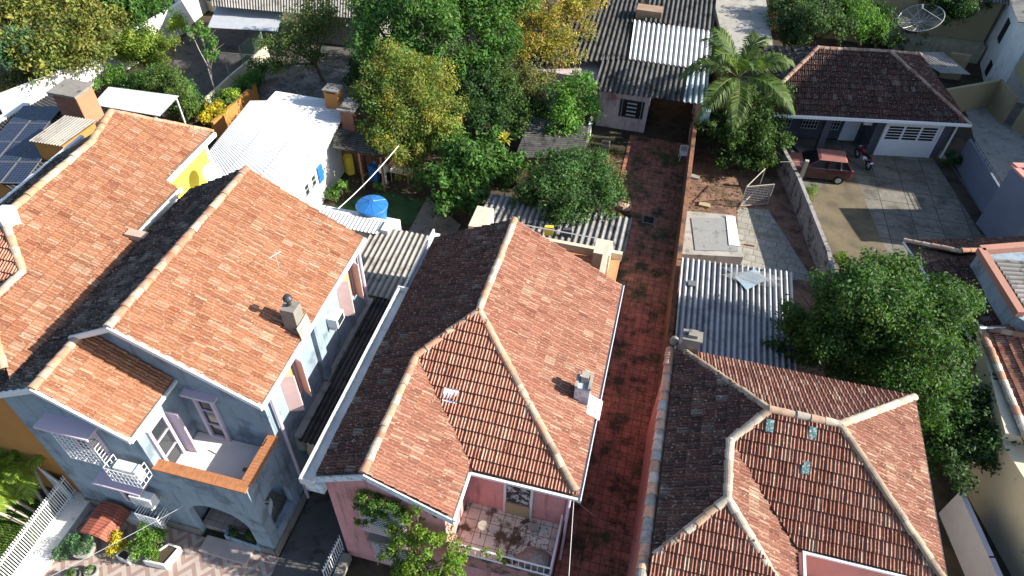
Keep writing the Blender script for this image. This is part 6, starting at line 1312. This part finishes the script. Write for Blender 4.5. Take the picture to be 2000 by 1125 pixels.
mb = MB(); mb.prism([(-1.5, 10.75), (-1.25, 10.85), (-1.35, 11.05), (-1.6, 10.95)], 2.08, [2.3, 2.28, 2.3, 2.34]); one('stone_block', mb, CONC_L, 'pale stone block by the terrace wall', 'block')
# ================================================================ CAR, MOTORBIKES
MAROON = mat('maroon_paint', (.03, .006, .009), .35, .05, 1, bump=0, coat=.6, spec=.5)
ROOFP = mat('sunlit_roof_paint', (.21, .085, .068), .6, .12, 2, bump=0)  # lighter copy of the car paint: sunlight put into roof and bonnet colour
RUB = mat('rubber', (.018, .018, .018), .8, .1, bump=0)
CARG = mat('car_glass', (.012, .014, .016), .08, 0, bump=0, spec=.7)
def car(label, c, yaw):
    t = thing('parked_car', label, 'car', tuple(c)); c = Vector(c); R_ = Matrix.Rotation(yaw, 3, 'Z')
    def T(p): return tuple(c + R_ @ Vector(p))
    # rear of the car towards +x; cross-sections (x, half width low, half width mid, z low, z belt)
    secs = [(-1.9, .55, .62, .35, .62), (-1.8, .70, .75, .24, .76), (-1.2, .78, .82, .22, .88), (-.75, .79, .83, .22, .93), (.6, .79, .83, .22, .97), (1.45, .78, .82, .24, .99), (1.80, .73, .78, .30, .96), (1.88, .66, .70, .36, .80)]
    mb = MB(); vs = []
    for x, wl_, wm_, zl_, zb in secs:
        zm = zl_ + (zb - zl_) * .62
        vs += [T((x, -wl_, zl_)), T((x, -wm_, zm)), T((x, -wm_ * .93, zb)), T((x, wm_ * .93, zb)), T((x, wm_, zm)), T((x, wl_, zl_))]
    fs = [(0, 1, 2, 3, 4, 5)[::-1], tuple(range(len(vs) - 6, len(vs)))]
    for i in range(len(secs) - 1):
        for j in range(6): k = (j + 1) % 6; fs.append((i * 6 + j, i * 6 + k, (i + 1) * 6 + k, (i + 1) * 6 + j))
    mb.add(vs, fs); bd = mb.build('body', MAROON, t, bevel=.03)
    # greenhouse
    B_ = [(-.80, .76, .93), (1.72, .72, .98)]; Tp = [(-.20, .58, 1.42), (1.42, .57, 1.42)]
    P4 = [T((-.85, -.76, .92)), T((-.85, .76, .92)), T((1.75, .73, .96)), T((1.75, -.73, .96)), T((-.15, -.58, 1.40)), T((-.15, .58, 1.40)), T((1.38, .57, 1.41)), T((1.38, -.57, 1.41))]
    mb = MB(); mb.add(P4, [(0, 3, 7, 4), (1, 5, 6, 2), (0, 4, 5, 1), (3, 2, 6, 7)]); mb.build('windows', CARG, t)
    mb = MB()
    for s in (-1, 1):
        for (a, b) in (((-.85, .765 * s, .92), (-.15, .585 * s, 1.40)), ((.42, .76 * s, .94), (.48, .59 * s, 1.41)), ((1.15, .75 * s, .95), (1.05, .585 * s, 1.41)), ((1.75, .735 * s, .96), (1.38, .575 * s, 1.41))): mb.tube(T(a), T(b), .035, n=5)
    mb.build('pillars', MAROON, t)
    mb = MB(); mb.add([T((-.2, -.60, 1.40)), T((1.42, -.59, 1.41)), T((1.42, .59, 1.41)), T((-.2, .60, 1.40)), T((-.05, -.5, 1.46)), T((1.3, -.5, 1.47)), T((1.3, .5, 1.47)), T((-.05, .5, 1.46))], [(0, 3, 2, 1), (4, 5, 6, 7), (0, 1, 5, 4), (1, 2, 6, 5), (2, 3, 7, 6), (3, 0, 4, 7)]); mb.build('roof', ROOFP, t)
    mb = MB(); mb.add([T((-1.72, -.62, .80)), T((-.9, -.7, .935)), T((-.9, .7, .935)), T((-1.72, .62, .80)), T((-1.72, -.62, .77)), T((-.9, -.7, .90)), T((-.9, .7, .90)), T((-1.72, .62, .77))], [(0, 1, 2, 3), (0, 4, 5, 1), (1, 5, 6, 2), (2, 6, 7, 3), (3, 7, 4, 0)]); mb.build('bonnet', ROOFP, t)
    for x in (-1.18, 1.2):
        for s in (-1, 1):
            mb = MB(); mb.tube(T((x, s * .64, .29)), T((x, s * .84, .29)), .29, n=20); wh = mb.build('wheel', RUB, t); mb = MB(); mb.tube(T((x, s * .83, .29)), T((x, s * .85, .29)), .17, n=16); mb.build('rim', STEEL, wh)
    for s in (-1, 1):
        mb = MB(); mb.prism([T((1.78, s * .70, 0))[:2], T((1.86, s * .70, 0))[:2], T((1.86, s * .60, 0))[:2], T((1.78, s * .60, 0))[:2]] if s > 0 else [T((1.78, s * .60, 0))[:2], T((1.86, s * .60, 0))[:2], T((1.86, s * .72, 0))[:2], T((1.78, s * .72, 0))[:2]], .66, .96); mb.build('tail_light', mat('red_lens', (.5, .03, .02), .3, 0, bump=0), t)
        mb = MB(); p = Vector((-.62, s * .84, .98)); mb.tube(T(p - Vector((.06, 0, 0))), T(p + Vector((.06, 0, .02))), .07, n=8); mb.build('mirror', MAROON, t)
    for x0 in (-.3, .5):
        mb = MB(); mb.tube(T((x0 + .55, -.845, .72)), T((x0 + .7, -.845, .72)), .015, n=5); mb.build('door_handle', BLACK, t)
    mb = MB(); mb.box(0, 0, 0, 0, 0, 0); mb = MB(); mb.add([T((1.88, -.62, .34)), T((1.94, -.6, .36)), T((1.94, .6, .36)), T((1.88, .62, .34)), T((1.88, -.62, .52)), T((1.94, -.6, .5)), T((1.94, .6, .5)), T((1.88, .62, .52))], [(0, 1, 5, 4), (1, 2, 6, 5), (2, 3, 7, 6), (4, 5, 6, 7), (3, 2, 1, 0)]); mb.build('rear_bumper', MAROON, t)
    mb = MB(); mb.add([T((1.885, -.2, .58)), T((1.885, .2, .58)), T((1.87, .2, .70)), T((1.87, -.2, .70)), T((1.90, -.2, .58)), T((1.90, .2, .58)), T((1.885, .2, .70)), T((1.885, -.2, .70))], [(4, 5, 6, 7), (0, 1, 5, 4), (2, 3, 7, 6), (0, 4, 7, 3), (1, 2, 6, 5)]); mb.build('number_plate', STEEL, t)
    return t
cc_ = (at(1540, 345, 0) + at(1655, 368, 0)) / 2
car('maroon hatchback with sunlit-coloured pink roof parked in the grey yard', (9.55, 37.9, .01), .08)
def moto(label, c, yaw, red=True):
    t = thing('motorcycle', label, 'motorcycle', tuple(c)); c = Vector(c); R_ = Matrix.Rotation(yaw, 3, 'Z') @ Matrix.Rotation(.14, 3, 'X')
    def T(x, y, z): return c + R_ @ Vector((x, y, z))
    for x in (-.65, .65):
        mb = MB(); n = 20
        for i in range(n): a0, a1 = 2 * math.pi * i / n, 2 * math.pi * (i + 1) / n; mb.tube(T(x + .25 * math.cos(a0), 0, .30 + .25 * math.sin(a0)), T(x + .25 * math.cos(a1), 0, .30 + .25 * math.sin(a1)), .055, n=6)
        wh = mb.build('wheel', RUB, t); mb = MB(); mb.tube(T(x, -.04, .3), T(x, .04, .3), .1, n=10)
        for i in range(6): a0 = math.pi * i / 3; mb.tube(T(x, 0, .3), T(x + .24 * math.cos(a0), 0, .3 + .24 * math.sin(a0)), .012, n=4)
        mb.build('rim', STEEL, wh)
    mb = MB(); mb.path([T(-.65, 0, .3), T(-.45, 0, .75), T(-.4, 0, .95)], .04, n=6); mb.path([T(-.4, 0, .8), T(.1, 0, .45), T(.65, 0, .3)], .04, n=6); mb.box(0, 0, 0, 0, 0, 0); mb.build('frame', IRON, t)
    mb = MB(); mb.tube(T(-.12, 0, .32), T(.15, 0, .5), .16, .14, 8); mb.build('engine', STEEL, t)
    RP = mat('bike_paint', (.22, .012, .02) if red else (.03, .03, .035), .35, .05, bump=0, coat=.4)
    mb = MB(); mb.path([T(-.42, 0, .78), T(-.2, 0, .84), T(.05, 0, .76)], .13, .09, 10); mb.build('tank', RP, t)
    mb = MB(); mb.path([T(0, 0, .76), T(.35, 0, .78), T(.7, 0, .84)], .11, .08, 8); mb.build('seat', BLACK, t)
    mb = MB(); mb.path([T(.6, 0, .80), T(.85, 0, .72)], .09, .05, 8); mb.build('tail', RP, t)
    mb = MB(); mb.path([T(-.30, -.36, 1.02), T(-.42, -.15, .98), T(-.42, .15, .98), T(-.30, .36, 1.02)], .018, n=6); mb.build('handlebar', IRON, t)
    mb = MB(); mb.tube(T(-.5, 0, .88), T(-.58, 0, .86), .10, .08, 10); mb.build('headlight', STEEL, t)
    for s in (-1, 1):
        mb = MB(); mb.tube(T(-.34, s * .28, 1.0), T(-.34, s * .32, 1.15), .008, n=4); mb.tube(T(-.34, s * .29, 1.15), T(-.34, s * .40, 1.17), .045, n=8); mb.build('mirror', BLACK, t)
    mb = MB(); p = T(.88, 0, .55); mb.tube(T(.87, -.09, .6), T(.87, .09, .6), .06, n=4); mb.build('number_plate', WHITE_PLAIN, t)
    return t
moto('dark red motorcycle parked in front of the garage', (*gp(5.15, -.5), .01), -1.15)
moto('black motorcycle between the red car and the porch', (*gp(.9, -.2), .01), -1.2, False)
# ================================================================ BIG MESH DISH
md = thing('mesh_dish', 'large pale mesh satellite dish on a pole behind the grey hip roof', 'dish', tuple(at(1785, 92, 0)))
c = at(1798, 42, 3.0); q = Vector((-.35, -.25, 1)).to_track_quat('Z', 'Y'); Rd = 1.45; n = 24
def D3(r, t, z=None): return c + q @ Vector((r * math.cos(t), r * math.sin(t), (.16 * r * r) if z is None else z))
mb = MB()
for i in range(n): t0, t1 = 2 * math.pi * i / n, 2 * math.pi * (i + 1) / n; mb.tube(D3(Rd, t0), D3(Rd, t1), .022, n=5)
mb.build('rim', STEEL, md); mb = MB()
for i in range(n // 2):
    t0 = 2 * math.pi * i / (n // 2)
    for k in range(5): mb.tube(D3(Rd * k / 5, t0), D3(Rd * (k + 1) / 5, t0), .014, n=4)
mb.build('ribs', STEEL, md); mb = MB()
for k in range(1, 16):
    for i in range(n): t0, t1 = 2 * math.pi * i / n, 2 * math.pi * (i + 1) / n; mb.tube(D3(Rd * k / 16, t0), D3(Rd * k / 16, t1), .010, n=3)
for i in range(48):
    t0 = 2 * math.pi * (i + .5) / 48
    for k in range(1, 4): mb.tube(D3(Rd * k / 4, t0), D3(Rd * (k + 1) / 4 if k < 3 else Rd, t0), .008, n=3)
mb.build('mesh', mat('dish_mesh', (.20, .20, .18), .6, .1, metal=.2), md)
mb = MB()
for i in range(3): mb.tube(D3(Rd * .95, i * 2.094 + .5), c + q @ Vector((0, 0, 1.15)), .015, n=4)
mb.tube(c + q @ Vector((0, 0, 1.1)), c + q @ Vector((0, 0, 1.4)), .06, n=8); mb.build('feed_arm', STEEL, md)
b = at(1785, 92, 0); mb = MB(); mb.tube((b.x, b.y, 0), c, .06, n=8); mb.build('pole', STEEL, md)
# ================================================================ SMALL THINGS
mb = MB(); rg = random.Random(4); c = at(1218, 402, .2); vs = []; K = 12
for z, rr in ((0, .42), (.18, .5), (.38, .38), (.46, .12)):
    for i in range(K): t_ = 2 * math.pi * i / K; q = rr * rg.uniform(.85, 1.12); vs.append((c.x + q * math.cos(t_), c.y + q * .8 * math.sin(t_), z))
fs = [tuple(range(3 * K, 4 * K))]
for r_ in range(3): fs += [(r_ * K + i, r_ * K + (i + 1) % K, (r_ + 1) * K + (i + 1) % K, (r_ + 1) * K + i) for i in range(K)]
mb.add(vs, fs); one('boulder', mb, mat('sandstone', (.36, .22, .16), .9, .2, 3), 'brownish boulder at the edge of the red driveway', 'rock')
t = thing('potted_plant', 'square pot with soil on the bed beside the driveway', 'pot', tuple(at(1182, 288, 0))); c = OFF[t]; mb = MB(); mb.box(c.x - .25, c.y - .25, 0, c.x + .25, c.y + .25, .35); mb.build('pot', CONC_L, t); mb = MB(); mb.box(c.x - .2, c.y - .2, .35, c.x + .2, c.y + .2, .37); mb.build('soil', SOIL, t)
t = thing('red_tub', 'rusty red tub standing against the pink workshop wall', 'tub', tuple(at(1172, 238, 0))); c = OFF[t]; mb = MB(); mb.lathe(c, [(.3, 0), (.36, .6), (.32, .6), (.28, .1), (.001, .1)], 16); mb.build('tub', RT, t); mb = MB(); mb.lathe(c, [(.36, .58), (.38, .6), (.38, .64), (.35, .64)], 16); mb.build('tub_rim', CONC_L, t)
t = thing('drain_cover', 'dark square drain cover in the red driveway', 'cover', tuple(at(1267, 429, .02))); c = OFF[t]; mb = MB(); mb.box(c.x - .28, c.y - .28, .005, c.x + .28, c.y + .28, .03); mb.build('plate', DARK, t); mb = MB(); mb.box(c.x - .33, c.y - .33, .004, c.x + .33, c.y + .33, .026); mb.build('frame', CONC, t)
for px, lab in (((1355, 345), 'pale broken slab beside the brick wall in the side yard'), ((1375, 400), 'yellowish plank lying on the reddish soil')):
    mb = MB(); c = at(*px, .05); mb.prism([(c.x - .3, c.y - .15), (c.x + .3, c.y - .2), (c.x + .35, c.y + .1), (c.x - .25, c.y + .2)], .0, .12); one('loose_slab' if 'slab' in lab else 'plank', mb, CONC_L if 'slab' in lab else BEIGE, lab, 'slab' if 'slab' in lab else 'plank')
c = at(1463, 480, 0); mb = MB(); mb.box(c.x - .28, c.y - .03, .02, c.x + .28, c.y + .03, .08); one('orange_hose_piece', mb, RT, 'short orange brick on the pale slabs', 'brick')
one('washing_pole', MB().tube(at(1452, 470, 0), at(1458, 438, 1.4), .02), STEEL, 'thin metal pole beside the concrete cistern', 'pole')
t = thing('garden_table', 'white garden table in the shade beside the green court', 'table', tuple(at(785, 352, 0))); c = OFF[t]; mb = MB(); mb.box(c.x - .6, c.y - .35, .70, c.x + .6, c.y + .35, .74); mb.build('table_top', WPL, t)
for sx in (-1, 1):
    for sy in (-1, 1): mb = MB(); mb.tube((c.x + sx * .5, c.y + sy * .28, 0), (c.x + sx * .5, c.y + sy * .28, .7), .025); mb.build('leg', STEEL, t)
t = thing('white_statue', 'white draped pedestal at the corner of the open shed', 'pedestal', tuple(at(752, 358, 0))); c = OFF[t]; mb = MB(); mb.lathe(c, [(.14, 0), (.13, .7), (.16, .75), (.3, .9), (.26, 1.2), (.1, 1.35), (.001, 1.38)], 10); mb.build('column', WPL, t); mb = MB(); mb.box(c.x - .2, c.y - .2, 0, c.x + .2, c.y + .2, .06); mb.build('base', CONC_L, t)
# clothes on the grey shed
for px, m_, lab in (((1072, 450), YELLOW, 'yellow cloth on the grey corrugated shed roof'), ((1108, 455), GREYB, 'dark grey garment hanging above the back terrace railing')):
    c = at(*px, 2.85); mb = MB(); mb.prism([(c.x - .22, c.y - .06), (c.x + .22, c.y - .04), (c.x + .2, c.y + .1), (c.x - .2, c.y + .08)], [c.z - .35, c.z - .3, c.z - .25, c.z - .3], [c.z + .2, c.z + .25, c.z + .28, c.z + .22]); one('cloth' if 'yellow' in lab else 'garment', mb, m_, lab, 'cloth')
# wires
def wire(label, a, b, sag=.2, r=.012, m=None):
    a, b = Vector(a), Vector(b); pts = [a.lerp(b, i / 14) - Vector((0, 0, sag * 4 * (i / 14) * (1 - i / 14))) for i in range(15)]; mb = MB(); mb.path(pts, r, n=4); one('overhead_cable', mb, m or STEEL, label, 'cable')
wire('pale cable running from the white annex up into the mottled tree', at(660, 408, 3.4), at(778, 285, 4.2), .15, .022)
wire('thin cable from the pink house corner across the red driveway', (-.3, 10.9, 4.8), (2.05, 10.2, 4.4), .25, .008, IRON)
wire('cable dropping from the pink house corner to the street', (-.3, 11.0, 4.7), (.4, 6.0, 4.0), .1, .01)
wire('cable from the caged air conditioner wall down to the patio', (-13.0, 8.4, 2.6), (-16.6, 5.2, 1.6), .05, .012)
